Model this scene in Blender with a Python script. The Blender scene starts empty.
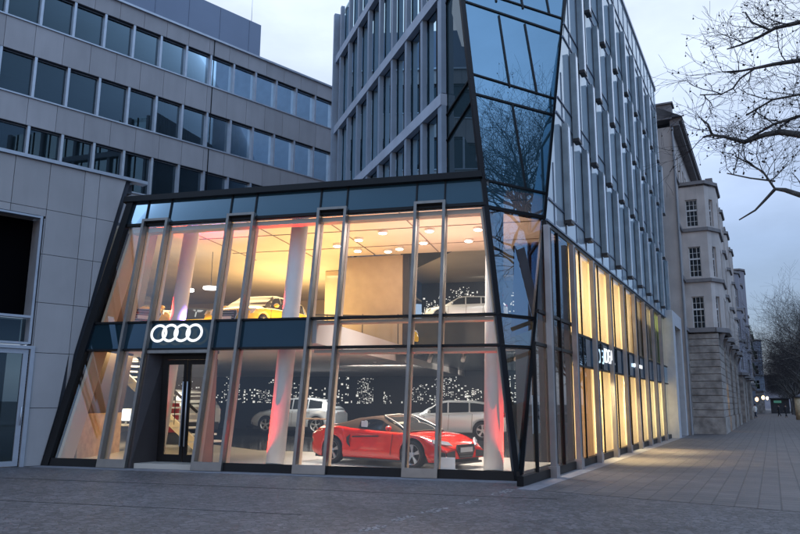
import bpy, bmesh, math, random
from mathutils import Vector, Matrix, Quaternion, noise
V = Vector
PI = math.pi
rad = math.radians
random.seed(7)
scene = bpy.context.scene
COL = scene.collection

# ------------------------------------------------------------------ camera, sky, sun, exposure
cam_d = bpy.data.cameras.new('camera')
cam = bpy.data.objects.new('camera', cam_d)
COL.objects.link(cam)
r_ = V((0.99998, -0.0012, 0.0064)).normalized()
f_ = V((0.0, 0.98277, 0.18483)).normalized()
u_ = r_.cross(f_).normalized()
r_ = f_.cross(u_).normalized()
cam.matrix_world = Matrix(((r_.x, u_.x, -f_.x, 0), (r_.y, u_.y, -f_.y, 0), (r_.z, u_.z, -f_.z, 1.6), (0, 0, 0, 1)))
cam_d.sensor_width = 36
cam_d.lens = 32.566
cam_d.clip_start = 0.1
cam_d.clip_end = 3000
scene.camera = cam

world = bpy.data.worlds.new('World')
scene.world = world
world.use_nodes = True
wn, wl = world.node_tree.nodes, world.node_tree.links
wn.clear()
def wnode(t, **k):
    n = wn.new(t)
    for a, b in k.items(): setattr(n, a, b)
    return n
sky = wnode('ShaderNodeTexSky', sky_type='NISHITA', sun_disc=False, sun_elevation=rad(9), sun_rotation=rad(200))
tc = wnode('ShaderNodeTexCoord')
sep = wnode('ShaderNodeSeparateXYZ')
wl.new(tc.outputs['Generated'], sep.inputs[0])
el = wnode('ShaderNodeValToRGB')                       # cloud deck colour by elevation
wl.new(sep.outputs['Z'], el.inputs[0])
cr = el.color_ramp
for e_ in list(cr.elements)[1:]: cr.elements.remove(e_)
stops = [(0.0, (.27, .33, .46)), (.035, (.40, .48, .66)), (.10, (.17, .235, .40)), (.20, (.26, .345, .55)), (.32, (.46, .55, .76)), (.44, (.60, .68, .83)), (.62, (.78, .88, 1.09)), (1.0, (1.00, 1.12, 1.42))]
cr.elements[0].position = 0; cr.elements[0].color = (*stops[0][1], 1)
for p_, c_ in stops[1:]:
    e_ = cr.elements.new(p_); e_.color = (*c_, 1)
mp = wnode('ShaderNodeMapping'); mp.inputs['Scale'].default_value = (1.6, 1.6, 4.0); mp.inputs['Location'].default_value = (3.1, .4, 1.7)
wl.new(tc.outputs['Generated'], mp.inputs[0])
nz = wnode('ShaderNodeTexNoise'); nz.inputs['Scale'].default_value = 1.7; nz.inputs['Detail'].default_value = 7; nz.inputs['Roughness'].default_value = .55
wl.new(mp.outputs[0], nz.inputs['Vector'])
nr = wnode('ShaderNodeMapRange'); nr.inputs[1].default_value = .3; nr.inputs[2].default_value = .72; nr.inputs[3].default_value = .74; nr.inputs[4].default_value = 1.26
wl.new(nz.outputs['Fac'], nr.inputs[0])
mul = wnode('ShaderNodeMix', data_type='RGBA', blend_type='MULTIPLY'); mul.inputs[0].default_value = 1
wl.new(el.outputs[0], mul.inputs[6]); wl.new(nr.outputs[0], mul.inputs[7])
# away from the bright western sky the cloud is a deeper blue
yr = wnode('ShaderNodeMapRange', interpolation_type='SMOOTHSTEP'); yr.inputs[1].default_value = -.45; yr.inputs[2].default_value = .55
wl.new(sep.outputs['Y'], yr.inputs[0])
dk = wnode('ShaderNodeMix', data_type='RGBA', blend_type='MIX')
dk.inputs[6].default_value = (.60, .80, 1.0, 1); dk.inputs[7].default_value = (1, 1, 1, 1)
wl.new(yr.outputs[0], dk.inputs[0])
mul2 = wnode('ShaderNodeMix', data_type='RGBA', blend_type='MULTIPLY'); mul2.inputs[0].default_value = 1
wl.new(mul.outputs[2], mul2.inputs[6]); wl.new(dk.outputs[2], mul2.inputs[7])
bg1 = wnode('ShaderNodeBackground'); bg1.inputs['Strength'].default_value = 0.03
bg2 = wnode('ShaderNodeBackground'); bg2.inputs['Strength'].default_value = 1.0
wl.new(sky.outputs[0], bg1.inputs[0]); wl.new(mul2.outputs[2], bg2.inputs[0])
addw = wnode('ShaderNodeAddShader'); wout = wnode('ShaderNodeOutputWorld')
wl.new(bg1.outputs[0], addw.inputs[0]); wl.new(bg2.outputs[0], addw.inputs[1]); wl.new(addw.outputs[0], wout.inputs[0])

sun_d = bpy.data.lights.new('sun', 'SUN'); sun_d.energy = .06; sun_d.angle = rad(45); sun_d.color = (1, .93, .86)
sun = bpy.data.objects.new('sun', sun_d); COL.objects.link(sun)
sun.rotation_euler = (rad(22), 0, rad(-40))

scene.view_settings.view_transform = 'Standard'
scene.view_settings.look = 'None'
scene.view_settings.exposure = 0.3
scene.view_settings.gamma = 1
scene.view_settings.use_curve_mapping = False
scene.render.engine = 'CYCLES'
scene.cycles.max_bounces = 7
scene.cycles.diffuse_bounces = 3
scene.cycles.glossy_bounces = 4
scene.cycles.transparent_max_bounces = 24
scene.cycles.sample_clamp_indirect = 4
scene.cycles.use_denoising = True
scene.cycles.caustics_reflective = False
scene.cycles.caustics_refractive = False

# ------------------------------------------------------------------ materials
def mat(name, col, rough=.6, metal=0., var=0., vscale=3., bump=0., bscale=20., spec=.5, emit=None, estr=0., coat=0., alpha=1.):
    m = bpy.data.materials.new(name); m.use_nodes = True
    nt = m.node_tree; b = nt.nodes['Principled BSDF']
    b.inputs['Base Color'].default_value = (*col, 1)
    b.inputs['Roughness'].default_value = rough
    b.inputs['Metallic'].default_value = metal
    b.inputs['Specular IOR Level'].default_value = spec
    b.inputs['Coat Weight'].default_value = coat
    b.inputs['Coat Roughness'].default_value = .04
    if emit: b.inputs['Emission Color'].default_value = (*emit, 1); b.inputs['Emission Strength'].default_value = estr
    if var or bump:
        t = nt.nodes.new('ShaderNodeTexCoord')
    if var:
        n = nt.nodes.new('ShaderNodeTexNoise'); n.inputs['Scale'].default_value = vscale; n.inputs['Detail'].default_value = 6
        nt.links.new(t.outputs['Object'], n.inputs['Vector'])
        mr = nt.nodes.new('ShaderNodeMapRange'); mr.inputs[1].default_value = .3; mr.inputs[2].default_value = .7
        mr.inputs[3].default_value = 1 - var; mr.inputs[4].default_value = 1 + var
        nt.links.new(n.outputs['Fac'], mr.inputs[0])
        mx = nt.nodes.new('ShaderNodeMix'); mx.data_type = 'RGBA'; mx.blend_type = 'MULTIPLY'; mx.inputs[0].default_value = 1
        mx.inputs[6].default_value = (*col, 1); nt.links.new(mr.outputs[0], mx.inputs[7])
        nt.links.new(mx.outputs[2], b.inputs['Base Color'])
    if bump:
        n2 = nt.nodes.new('ShaderNodeTexNoise'); n2.inputs['Scale'].default_value = bscale; n2.inputs['Detail'].default_value = 4
        nt.links.new(t.outputs['Object'], n2.inputs['Vector'])
        bp = nt.nodes.new('ShaderNodeBump'); bp.inputs['Strength'].default_value = bump; bp.inputs['Distance'].default_value = .02
        nt.links.new(n2.outputs['Fac'], bp.inputs['Height']); nt.links.new(bp.outputs[0], b.inputs['Normal'])
    return m

def glass(name, tint=(1, 1, 1), ior=1.5, rcol=(1, 1, 1), body=None, bodyf=0., wave=0.):
    """architectural pane: see-through with a Fresnel reflection; body = dark backing colour mixed in for opaque panels"""
    m = bpy.data.materials.new(name); m.use_nodes = True
    nt = m.node_tree; nt.nodes.clear(); N = nt.nodes.new; L = nt.links.new
    o = N('ShaderNodeOutputMaterial'); fr = N('ShaderNodeFresnel'); fr.inputs[0].default_value = ior
    g = N('ShaderNodeBsdfGlossy'); g.inputs['Roughness'].default_value = 0.004; g.inputs['Color'].default_value = (*rcol, 1)
    tr = N('ShaderNodeBsdfTransparent'); tr.inputs['Color'].default_value = (*tint, 1)
    mx = N('ShaderNodeMixShader'); L(fr.outputs[0], mx.inputs[0]); L(g.outputs[0], mx.inputs[2])
    if wave:
        t = N('ShaderNodeTexCoord'); n = N('ShaderNodeTexNoise'); n.inputs['Scale'].default_value = .55; n.inputs['Detail'].default_value = 1
        L(t.outputs['Object'], n.inputs['Vector']); bp = N('ShaderNodeBump'); bp.inputs['Strength'].default_value = wave; bp.inputs['Distance'].default_value = .05
        L(n.outputs['Fac'], bp.inputs['Height']); L(bp.outputs[0], g.inputs['Normal'])
    if body:
        d = N('ShaderNodeBsdfDiffuse'); d.inputs['Color'].default_value = (*body, 1)
        m2 = N('ShaderNodeMixShader'); m2.inputs[0].default_value = bodyf; L(tr.outputs[0], m2.inputs[1]); L(d.outputs[0], m2.inputs[2])
        L(m2.outputs[0], mx.inputs[1])
    else: L(tr.outputs[0], mx.inputs[1])
    L(mx.outputs[0], o.inputs[0])
    return m

def emis(name, col, s):
    m = bpy.data.materials.new(name); m.use_nodes = True
    nt = m.node_tree; nt.nodes.clear(); e = nt.nodes.new('ShaderNodeEmission'); o = nt.nodes.new('ShaderNodeOutputMaterial')
    e.inputs[0].default_value = (*col, 1); e.inputs[1].default_value = s; nt.links.new(e.outputs[0], o.inputs[0])
    return m

M = {}
M['black'] = mat('black_metal', (.005, .006, .008), .45, .0, spec=.2, var=.25, vscale=2)
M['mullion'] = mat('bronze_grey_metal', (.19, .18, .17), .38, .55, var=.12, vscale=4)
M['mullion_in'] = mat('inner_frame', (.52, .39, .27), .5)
M['light_metal'] = mat('light_aluminium', (.50, .53, .58), .35, .5, var=.08, vscale=3)
M['concrete'] = mat('pale_concrete', (.40, .46, .55), .7, var=.12, vscale=1.3, bump=.15, bscale=30)
M['dark_in'] = mat('dark_interior', (.02, .021, .024), .8)
M['blackhole'] = mat('black_void_sheet', (.002, .002, .003), .9, spec=.05)
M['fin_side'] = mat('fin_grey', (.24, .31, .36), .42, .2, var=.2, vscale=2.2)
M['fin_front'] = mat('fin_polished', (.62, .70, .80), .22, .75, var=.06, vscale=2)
M['glass_F'] = glass('showroom_glass', (.93, .96, .97), 1.45, (1, 1, 1))
M['glass_facet'] = glass('blue_coated_glass', (.20, .26, .33), 3.4, (.52, .76, .93), body=(.04, .10, .14), bodyf=.65, wave=.006)
M['glass_facet_low'] = glass('clear_corner_glass', (.80, .86, .90), 1.6, (.85, .95, 1.0))
M['glass_facet_mid'] = glass('reflecting_corner_glass', (.50, .56, .60), 3.0, (.55, .74, .92), wave=.006)
M['glass_T'] = glass('tower_glass', (.16, .2, .23), 2.2, (.62, .82, .9), body=(.02, .04, .045), bodyf=.7, wave=.006)
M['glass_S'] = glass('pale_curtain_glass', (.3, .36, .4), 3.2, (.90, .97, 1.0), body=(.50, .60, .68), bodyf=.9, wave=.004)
M['glass_S_low'] = glass('street_window_glass', (.86, .88, .85), 1.55, (.9, .95, 1))
M['spandrel'] = glass('teal_spandrel', (.02, .03, .04), 1.4, (.6, .8, 1), body=(.012, .030, .042), bodyf=1, wave=.006)
M['fascia'] = glass('blue_fascia_glass', (.02, .03, .04), 1.5, (.7, .88, 1), body=(.022, .058, .085), bodyf=1, wave=.006)
M['office_glass'] = glass('office_glass', (.45, .52, .54), 1.62, (.62, .80, .92), body=(.03, .045, .05), bodyf=.3, wave=.006)
M['roof'] = mat('roof_grey', (.16, .17, .19), .8, var=.15)
M['white'] = mat('white_paint', (.78, .78, .77), .5)
M['column'] = mat('plaster_white', (.74, .72, .69), .6, var=.03)
M['ceiling_w'] = mat('warm_ceiling', (.66, .56, .42), .6, var=.06, vscale=.7)
M['ceiling_g'] = mat('grey_ceiling', (.42, .38, .36), .65, var=.05, vscale=.7)
M['floor_in'] = mat('pale_tile_floor', (.52, .49, .44), .22, var=.05, vscale=1)
M['floor_dark'] = mat('dark_gloss_floor', (.045, .047, .05), .12, var=.1)
M['mural'] = mat('mural_black', (.022, .022, .026), .6, var=.2, vscale=1)
M['mural_glow'] = mat('glowing_mural_print', (.62, .60, .56), .6, emit=(1, .95, .86), estr=.62)  # emission put into the print colour; nothing lights it from behind
M['wood'] = mat('slatted_wood', (.50, .34, .18), .5, var=.2, vscale=5)
M['brown'] = mat('brown_cladding', (.06, .036, .026), .55, var=.15, vscale=2)
M['beige'] = mat('beige_wall', (.56, .46, .33), .6, var=.07, vscale=.8)
M['lamp'] = emis('lamp_glow', (1, .93, .82), 14)
M['panel_lamp'] = emis('panel_glow', (1, .96, .88), 6)
M['screen'] = emis('monitor_glow', (.9, .97, 1), 1.6)
M['ring'] = emis('sign_glow', (.93, .96, 1), 1.05)
M['red_uplight'] = emis('red_tube', (1, .05, .03), 4)

# stone cladding with per-panel tone
def panel_stone(name, col, var=.07):
    m = mat(name, col, .72, var=var, vscale=.9, bump=.08, bscale=50)
    nt = m.node_tree; L = nt.links.new; N = nt.nodes.new; b = nt.nodes['Principled BSDF']; src = b.inputs['Base Color'].links[0].from_socket
    g = N('ShaderNodeNewGeometry'); mr = N('ShaderNodeMapRange'); mr.inputs[3].default_value = .90; mr.inputs[4].default_value = 1.09; L(g.outputs['Random Per Island'], mr.inputs[0])
    tc_ = N('ShaderNodeTexCoord'); mp_ = N('ShaderNodeMapping'); mp_.inputs['Scale'].default_value = (2.6, 2.6, .5); n = N('ShaderNodeTexNoise'); n.inputs['Scale'].default_value = 1; n.inputs['Detail'].default_value = 8   # rain streaks
    L(tc_.outputs['Object'], mp_.inputs[0]); L(mp_.outputs[0], n.inputs['Vector'])
    m2 = N('ShaderNodeMapRange'); m2.inputs[1].default_value = .35; m2.inputs[2].default_value = .7; m2.inputs[3].default_value = 1.03; m2.inputs[4].default_value = .93; L(n.outputs['Fac'], m2.inputs[0])
    ml = N('ShaderNodeMath'); ml.operation = 'MULTIPLY'; L(mr.outputs[0], ml.inputs[0]); L(m2.outputs[0], ml.inputs[1])
    mx = N('ShaderNodeMix'); mx.data_type = 'RGBA'; mx.blend_type = 'MULTIPLY'; mx.inputs[0].default_value = 1; L(src, mx.inputs[6]); L(ml.outputs[0], mx.inputs[7]); L(mx.outputs[2], b.inputs['Base Color'])
    return m
M['annex'] = panel_stone('annex_stone', (.44, .43, .435))
M['office_stone'] = panel_stone('office_stone', (.40, .39, .40), .05)
M['office_stone_dk'] = mat('office_joint', (.06, .065, .08), .8)
M['pent'] = mat('penthouse_metal', (.20, .25, .34), .55, .1, var=.05, vscale=.5)

def tile_mat(name, c1, c2, cm, scale_rot, bw, bh, mortar, rough=.7, bump=.3, noise_var=.25):
    m = bpy.data.materials.new(name); m.use_nodes = True
    nt = m.node_tree; N = nt.nodes.new; L = nt.links.new; b = nt.nodes['Principled BSDF']
    t = N('ShaderNodeTexCoord'); mp = N('ShaderNodeMapping'); mp.inputs['Rotation'].default_value = (0, 0, scale_rot)
    L(t.outputs['Object'], mp.inputs[0])
    br = N('ShaderNodeTexBrick'); br.inputs['Scale'].default_value = 1; br.inputs['Brick Width'].default_value = bw; br.inputs['Row Height'].default_value = bh
    br.inputs['Mortar Size'].default_value = mortar; br.inputs['Mortar Smooth'].default_value = .3
    br.inputs['Color1'].default_value = (*c1, 1); br.inputs['Color2'].default_value = (*c2, 1); br.inputs['Mortar'].default_value = (*cm, 1)
    L(mp.outputs[0], br.inputs['Vector'])
    n = N('ShaderNodeTexNoise'); n.inputs['Scale'].default_value = .9; n.inputs['Detail'].default_value = 12; n.inputs['Roughness'].default_value = .72
    L(t.outputs['Object'], n.inputs['Vector'])
    mr = N('ShaderNodeMapRange'); mr.inputs[1].default_value = .3; mr.inputs[2].default_value = .7; mr.inputs[3].default_value = 1 - noise_var; mr.inputs[4].default_value = 1 + noise_var
    L(n.outputs['Fac'], mr.inputs[0])
    mx = N('ShaderNodeMix'); mx.data_type = 'RGBA'; mx.blend_type = 'MULTIPLY'; mx.inputs[0].default_value = 1
    L(br.outputs[0], mx.inputs[6]); L(mr.outputs[0], mx.inputs[7]); L(mx.outputs[2], b.inputs['Base Color'])
    b.inputs['Roughness'].default_value = rough
    n2 = N('ShaderNodeTexNoise'); n2.inputs['Scale'].default_value = 26; n2.inputs['Detail'].default_value = 5
    L(t.outputs['Object'], n2.inputs['Vector'])
    ad = N('ShaderNodeMath'); ad.operation = 'SUBTRACT'; L(n2.outputs['Fac'], ad.inputs[0]); L(br.outputs['Fac'], ad.inputs[1])
    bp = N('ShaderNodeBump'); bp.inputs['Strength'].default_value = bump; bp.inputs['Distance'].default_value = .012
    L(ad.outputs[0], bp.inputs['Height']); L(bp.outputs[0], b.inputs['Normal'])
    return m

# mosaic setts for the forecourt: small irregular stones by Voronoi cells
def sett_mat(name, base, cell, var=.35):
    m = bpy.data.materials.new(name); m.use_nodes = True
    nt = m.node_tree; N = nt.nodes.new; L = nt.links.new; b = nt.nodes['Principled BSDF']
    t = N('ShaderNodeTexCoord')
    v = N('ShaderNodeTexVoronoi'); v.inputs['Scale'].default_value = cell; v.feature = 'F1'; L(t.outputs['Object'], v.inputs['Vector'])
    ve = N('ShaderNodeTexVoronoi'); ve.feature = 'DISTANCE_TO_EDGE'; ve.inputs['Scale'].default_value = cell; L(t.outputs['Object'], ve.inputs['Vector'])
    g = N('ShaderNodeSeparateColor'); L(v.outputs['Color'], g.inputs[0])
    mr = N('ShaderNodeMapRange'); mr.inputs[3].default_value = 1 - var; mr.inputs[4].default_value = 1 + var; L(g.outputs[0], mr.inputs[0])
    er = N('ShaderNodeMapRange'); er.inputs[1].default_value = 0; er.inputs[2].default_value = .09; er.inputs[3].default_value = .35; er.inputs[4].default_value = 1; L(ve.outputs['Distance'], er.inputs[0])
    n = N('ShaderNodeTexNoise'); n.inputs['Scale'].default_value = .5; n.inputs['Detail'].default_value = 9; n.inputs['Roughness'].default_value = .7; L(t.outputs['Object'], n.inputs['Vector'])
    nr_ = N('ShaderNodeMapRange'); nr_.inputs[1].default_value = .3; nr_.inputs[2].default_value = .7; nr_.inputs[3].default_value = .60; nr_.inputs[4].default_value = 1.30; L(n.outputs['Fac'], nr_.inputs[0])
    a = N('ShaderNodeMath'); a.operation = 'MULTIPLY'; L(mr.outputs[0], a.inputs[0]); L(er.outputs[0], a.inputs[1])
    a2 = N('ShaderNodeMath'); a2.operation = 'MULTIPLY'; L(a.outputs[0], a2.inputs[0]); L(nr_.outputs[0], a2.inputs[1])
    mx = N('ShaderNodeMix'); mx.data_type = 'RGBA'; mx.blend_type = 'MULTIPLY'; mx.inputs[0].default_value = 1; mx.inputs[6].default_value = (*base, 1)
    L(a2.outputs[0], mx.inputs[7]); L(mx.outputs[2], b.inputs['Base Color'])
    b.inputs['Roughness'].default_value = .62
    bp = N('ShaderNodeBump'); bp.inputs['Strength'].default_value = .5; bp.inputs['Distance'].default_value = .012
    L(er.outputs[0], bp.inputs['Height']); L(bp.outputs[0], b.inputs['Normal'])
    return m

# ------------------------------------------------------------------ mesh builder
class Fr:
    """a local frame: origin and three axes"""
    def __init__(s, O, a, b, c): s.O, s.a, s.b, s.c = V(O), V(a), V(b), V(c)
    def p(s, x, y, z): return s.O + s.a * x + s.b * y + s.c * z
WORLD = Fr((0, 0, 0), (1, 0, 0), (0, 1, 0), (0, 0, 1))

class MB:
    def __init__(s): s.v = []; s.f = []; s.sm = []
    def face(s, pts, smooth=False):
        i = len(s.v); s.v += [V(p) for p in pts]; s.f.append(list(range(i, i + len(pts)))); s.sm.append(smooth); return s
    def hexa(s, P):
        i = len(s.v); s.v += [V(p) for p in P]
        for q in ((0, 3, 2, 1), (4, 5, 6, 7), (0, 1, 5, 4), (1, 2, 6, 5), (2, 3, 7, 6), (3, 0, 4, 7)):
            s.f.append([i + k for k in q]); s.sm.append(False)
        return s
    def box(s, F, x0, x1, y0, y1, z0, z1):
        return s.hexa([F.p(x0, y0, z0), F.p(x1, y0, z0), F.p(x1, y1, z0), F.p(x0, y1, z0), F.p(x0, y0, z1), F.p(x1, y0, z1), F.p(x1, y1, z1), F.p(x0, y1, z1)])
    def bar(s, A, B, w, d, n):
        """bar from A to B, w wide in the plane, d deep along n (A,B on the outer face)"""
        A, B, n = V(A), V(B), V(n).normalized(); t = (B - A).normalized(); k = t.cross(n).normalized() * w / 2
        return s.hexa([A - k, A + k, A + k + n * d, A - k + n * d, B - k, B + k, B + k + n * d, B - k + n * d])
    def prism(s, pts, n):
        """polygon extruded along vector n"""
        n = V(n); a = [V(p) for p in pts]; b = [p + n for p in a]; i = len(s.v); k = len(a); s.v += a + b
        s.f.append(list(range(i + k - 1, i - 1, -1))); s.sm.append(False); s.f.append(list(range(i + k, i + 2 * k))); s.sm.append(False)
        for j in range(k):
            j2 = (j + 1) % k; s.f.append([i + j, i + j2, i + k + j2, i + k + j]); s.sm.append(False)
        return s
    def tube(s, pts, rads, n=6, cap=False):
        if not isinstance(rads, (list, tuple)): rads = [rads] * len(pts)
        pts = [V(p) for p in pts]; i0 = len(s.v); up = None
        for k, p in enumerate(pts):
            t = (pts[min(k + 1, len(pts) - 1)] - pts[max(k - 1, 0)])
            t = t.normalized() if t.length > 1e-9 else V((0, 0, 1))
            if up is None: up = t.orthogonal().normalized()
            up = (up - t * up.dot(t)); up = up.normalized() if up.length > 1e-6 else t.orthogonal().normalized()
            w = t.cross(up)
            for j in range(n):
                a = 2 * PI * j / n; s.v.append(p + (up * math.cos(a) + w * math.sin(a)) * rads[k])
        for k in range(len(pts) - 1):
            for j in range(n):
                j2 = (j + 1) % n; s.f.append([i0 + k * n + j, i0 + k * n + j2, i0 + (k + 1) * n + j2, i0 + (k + 1) * n + j]); s.sm.append(True)
        if cap:
            s.f.append([i0 + j for j in range(n)][::-1]); s.sm.append(False); s.f.append([i0 + (len(pts) - 1) * n + j for j in range(n)]); s.sm.append(False)
        return s
    def cyl(s, A, B, r0, r1=None, n=16): return s.tube([A, B], [r0, r0 if r1 is None else r1], n, True)
    def ball(s, c, r, n=5, sc=(1, 1, 1)):
        i0 = len(s.v); c = V(c); R_ = n + 1
        for k in range(R_ + 1):
            th = PI * k / R_
            for j in range(n + 1):
                a = 2 * PI * j / (n + 1); s.v.append(c + V((math.sin(th) * math.cos(a) * sc[0], math.sin(th) * math.sin(a) * sc[1], math.cos(th) * sc[2])) * r)
        for k in range(R_):
            for j in range(n + 1):
                j2 = (j + 1) % (n + 1); s.f.append([i0 + k * (n + 1) + j, i0 + (k + 1) * (n + 1) + j, i0 + (k + 1) * (n + 1) + j2, i0 + k * (n + 1) + j2]); s.sm.append(True)
        return s
    def grid(s, rows, smooth=True, close=False):
        i0 = len(s.v); w = len(rows[0])
        for r in rows: s.v += [V(p) for p in r]
        for k in range(len(rows) - 1):
            for j in range(w if close else w - 1):
                j2 = (j + 1) % w
                s.f.append([i0 + k * w + j, i0 + k * w + j2, i0 + (k + 1) * w + j2, i0 + (k + 1) * w + j]); s.sm.append(smooth)
        return s
    def build(s, name, m, parent=None, merge=False):
        me = bpy.data.meshes.new(name)
        if parent is not None:
            inv = parent_world(parent).inverted(); vs = [inv @ p for p in s.v]
        else: vs = s.v
        me.from_pydata([tuple(p) for p in vs], [], s.f)
        me.polygons.foreach_set('use_smooth', s.sm)
        if merge:
            bm = bmesh.new(); bm.from_mesh(me); bmesh.ops.remove_doubles(bm, verts=bm.verts, dist=.0005); bmesh.ops.recalc_face_normals(bm, faces=bm.faces); bm.to_mesh(me); bm.free()
        me.materials.append(m); me.update()
        o = bpy.data.objects.new(name, me); COL.objects.link(o)
        if parent is not None: o.parent = parent
        return o

def build_each(mb, name, m, parent):
    """one object per separate piece"""
    par = list(range(len(mb.v)))
    def find(a):
        while par[a] != a: par[a] = par[par[a]]; a = par[a]
        return a
    for f in mb.f:
        for q in f[1:]: par[find(q)] = find(f[0])
    groups = {}
    for f, sm in zip(mb.f, mb.sm): groups.setdefault(find(f[0]), []).append((f, sm))
    for fs in groups.values():
        n = MB()
        for f, sm in fs: n.face([mb.v[q] for q in f], sm)
        n.build(name, m, parent, merge=True)

def parent_world(o):
    m = o.matrix_basis.copy()
    while o.parent is not None:
        o = o.parent; m = o.matrix_basis @ m
    return m
def thing(name, label, cat, loc=(0, 0, 0), rz=0., group=None):
    o = bpy.data.objects.new(name, None); COL.objects.link(o); o.location = loc; o.rotation_euler = (0, 0, rz)
    o['label'] = label; o['category'] = cat
    if group: o['group'] = group
    o.empty_display_size = .2
    return o
def tag(o, label, cat, group=None):
    o['label'] = label; o['category'] = cat
    if group: o['group'] = group
    return o
def struct(o): o['kind'] = 'structure'; return o
def copy_tree(o, parent=None):
    c = o.copy(); COL.objects.link(c); c.parent = parent
    for ch in [k for k in o.children]: copy_tree(ch, c)
    return c
def lamp(name, loc, power, size, col=(1, .85, .65), direction=(0, 0, -1), sy=None, spread=None):
    d = bpy.data.lights.new(name, 'AREA'); d.energy = power; d.size = size; d.color = col
    if sy: d.shape = 'RECTANGLE'; d.size_y = sy
    if spread: d.spread = rad(spread)
    o = bpy.data.objects.new(name, d); COL.objects.link(o); o.location = loc
    o.rotation_euler = V(direction).to_track_quat('-Z', 'Y').to_euler()
    return o

# ------------------------------------------------------------------ the frames of the place (metres)
FO = V((2.906, 15.627, 0)); Fd = V((-.96775, .25200, 0)).normalized(); Fb = V((.252, .96775, 0)).normalized()
LEAN = rad(9.83)
Fm = Fb * math.sin(LEAN) + V((0, 0, 1)) * math.cos(LEAN)
Fn = Fb * math.cos(LEAN) - V((0, 0, 1)) * math.sin(LEAN)          # inward normal of the leaning front
F = Fr(FO, Fd, Fn, Fm)                                            # x: leftwards, y: inwards, z: up the slope
I = Fr(FO, Fd, Fb, V((0, 0, 1)))                                  # interior, upright
Sd = V((.452, .892, 0)).normalized(); Sn = V((Sd.y, -Sd.x, 0))
S = Fr(Sn * -4.4733, Sd, Sn, V((0, 0, 1)))                        # x along the street, y out to the street
K = V((2.543, 15.721, 0))
Td = V((-.345, .9386, 0)).normalized(); Tn = V((Td.y, -Td.x, 0))  # inward normal points right
T = Fr(K, Td, Tn, V((0, 0, 1)))
Nd = V((.698, .716, 0)).normalized(); Nn = V((Nd.y, -Nd.x, 0))
NO = V((-8.945, 18.713, 0))
N_ = Fr(NO, Nd, Nn, V((0, 0, 1)))                                 # annex: y = out towards the camera
OF = Fr(V((-14.312, 29.94, 0)), Nd, Nn, V((0, 0, 1)))             # office wing
fn = V((.273, -.939, .208)).normalized(); hx = V((.9603, .2792, 0)).normalized(); hy = V((-.058, .200, .978)).normalized()
CF = Fr(K, hx, -fn, hy)                                           # the tilted corner facet; y inwards

# ------------------------------------------------------------------ ground
M['ground'] = sett_mat('forecourt_setts', (.090, .083, .088), 11, .42)
M['asphalt'] = mat('asphalt', (.05, .05, .055), .85, var=.2, vscale=2, bump=.4, bscale=60)
M['slabs'] = tile_mat('street_slabs', (.100, .088, .086), (.072, .065, .068), (.038, .034, .036), rad(-63.1), .34, .34, .014, .6, .6, .34)
M['granite'] = mat('granite_kerb', (.17, .17, .19), .6, var=.2, vscale=6, bump=.2)
g = MB(); g.face([(-1200, -1200, -.16), (1200, -1200, -.16), (1200, 1200, -.16), (-1200, 1200, -.16)]); struct(g.build('ground', M['asphalt']))
# forecourt in front of the showroom
g = MB(); pts = [(-40, -14), (9.5, -14)] ; E1 = S.p(13.2, 11.2, 0); E2 = S.p(3, 11.2, 0)
def flat(pts, z0, z1): 
    return MB().prism([(p[0], p[1], z0) for p in pts], (0, 0, z1 - z0))
sA = S.p(13.4, 0.3, 0); 
fore = [(-45, -20), tuple(S.p(-14, 11.2, 0).xy), tuple(S.p(12.0, 11.2, 0).xy), tuple(S.p(16.8, -.1, 0).xy), tuple(S.p(17.5, -4.0, 0).xy), (-8.5, 21.0), (-13.0, 16.5), (-45, -4)]
struct(flat(fore, -.15, 0).build('forecourt', M['ground']))
pave = [tuple(S.p(12.0, 11.2, 0).xy), tuple(S.p(520, 11.2, 0).xy), tuple(S.p(520, -.2, 0).xy), tuple(S.p(13.9, -.2, 0).xy)]
struct(flat(pave, -.15, 0.005).build('pavement', M['slabs']))
k = MB(); k.box(S, -14, 500, 11.2, 11.5, -.15, .004); struct(k.build('kerb', M['granite']))
k = MB(); k.box(S, 13.7, 41, .02, .42, -.02, .012)
k.box(I, -.35, 12.2, -.45, -.02, -.02, .010); struct(k.build('base_kerb_strip', M['granite']))
k = MB(); k.box(I, -.5, 17, -2.72, -2.68, -.02, .004); k.box(I, 3.0, 17, -5.62, -5.59, -.02, .004); struct(k.build('drain_slot', mat('slot_iron', (.018, .018, .02), .7)))
# far side of the road
k = MB(); k.box(S, -40, 500, 24, 34, -.15, .0); struct(k.build('far_pavement', M['slabs']))
# band of rough setts crossing the forecourt
rnd = random.Random(3)
k = MB()
pth = [V((-.45, 9.6, 0)), V((.18, 10.9, 0)), V((1.15, 12.4, 0)), V((2.3, 14.6, 0))]
def along(pth, t):
    n = len(pth) - 1; a = min(int(t * n), n - 1); return pth[a].lerp(pth[a + 1], t * n - a)
for q in range(230):
    if math.sin(q * .13) + rnd.random() < .25: continue
    c = along(pth, q / 230) + V((rnd.uniform(-.09, .09), rnd.uniform(-.09, .09), 0)); a = rnd.uniform(0, 3)
    dx = V((math.cos(a), math.sin(a), 0)) * rnd.uniform(.012, .03); dy = V((-math.sin(a), math.cos(a), 0)) * rnd.uniform(.012, .028)
    k.prism([c - dx - dy, c + dx - dy, c + dx * .7 + dy, c - dx + dy * .8], (0, 0, rnd.uniform(.003, .007)))
o = k.build('rough_setts', mat('worn_setts', (.24, .23, .235), .7, var=.4, vscale=9)); o['kind'] = 'stuff'; o['label'] = 'line of rough pale setts crossing the dark forecourt'; o['category'] = 'setts'

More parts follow.
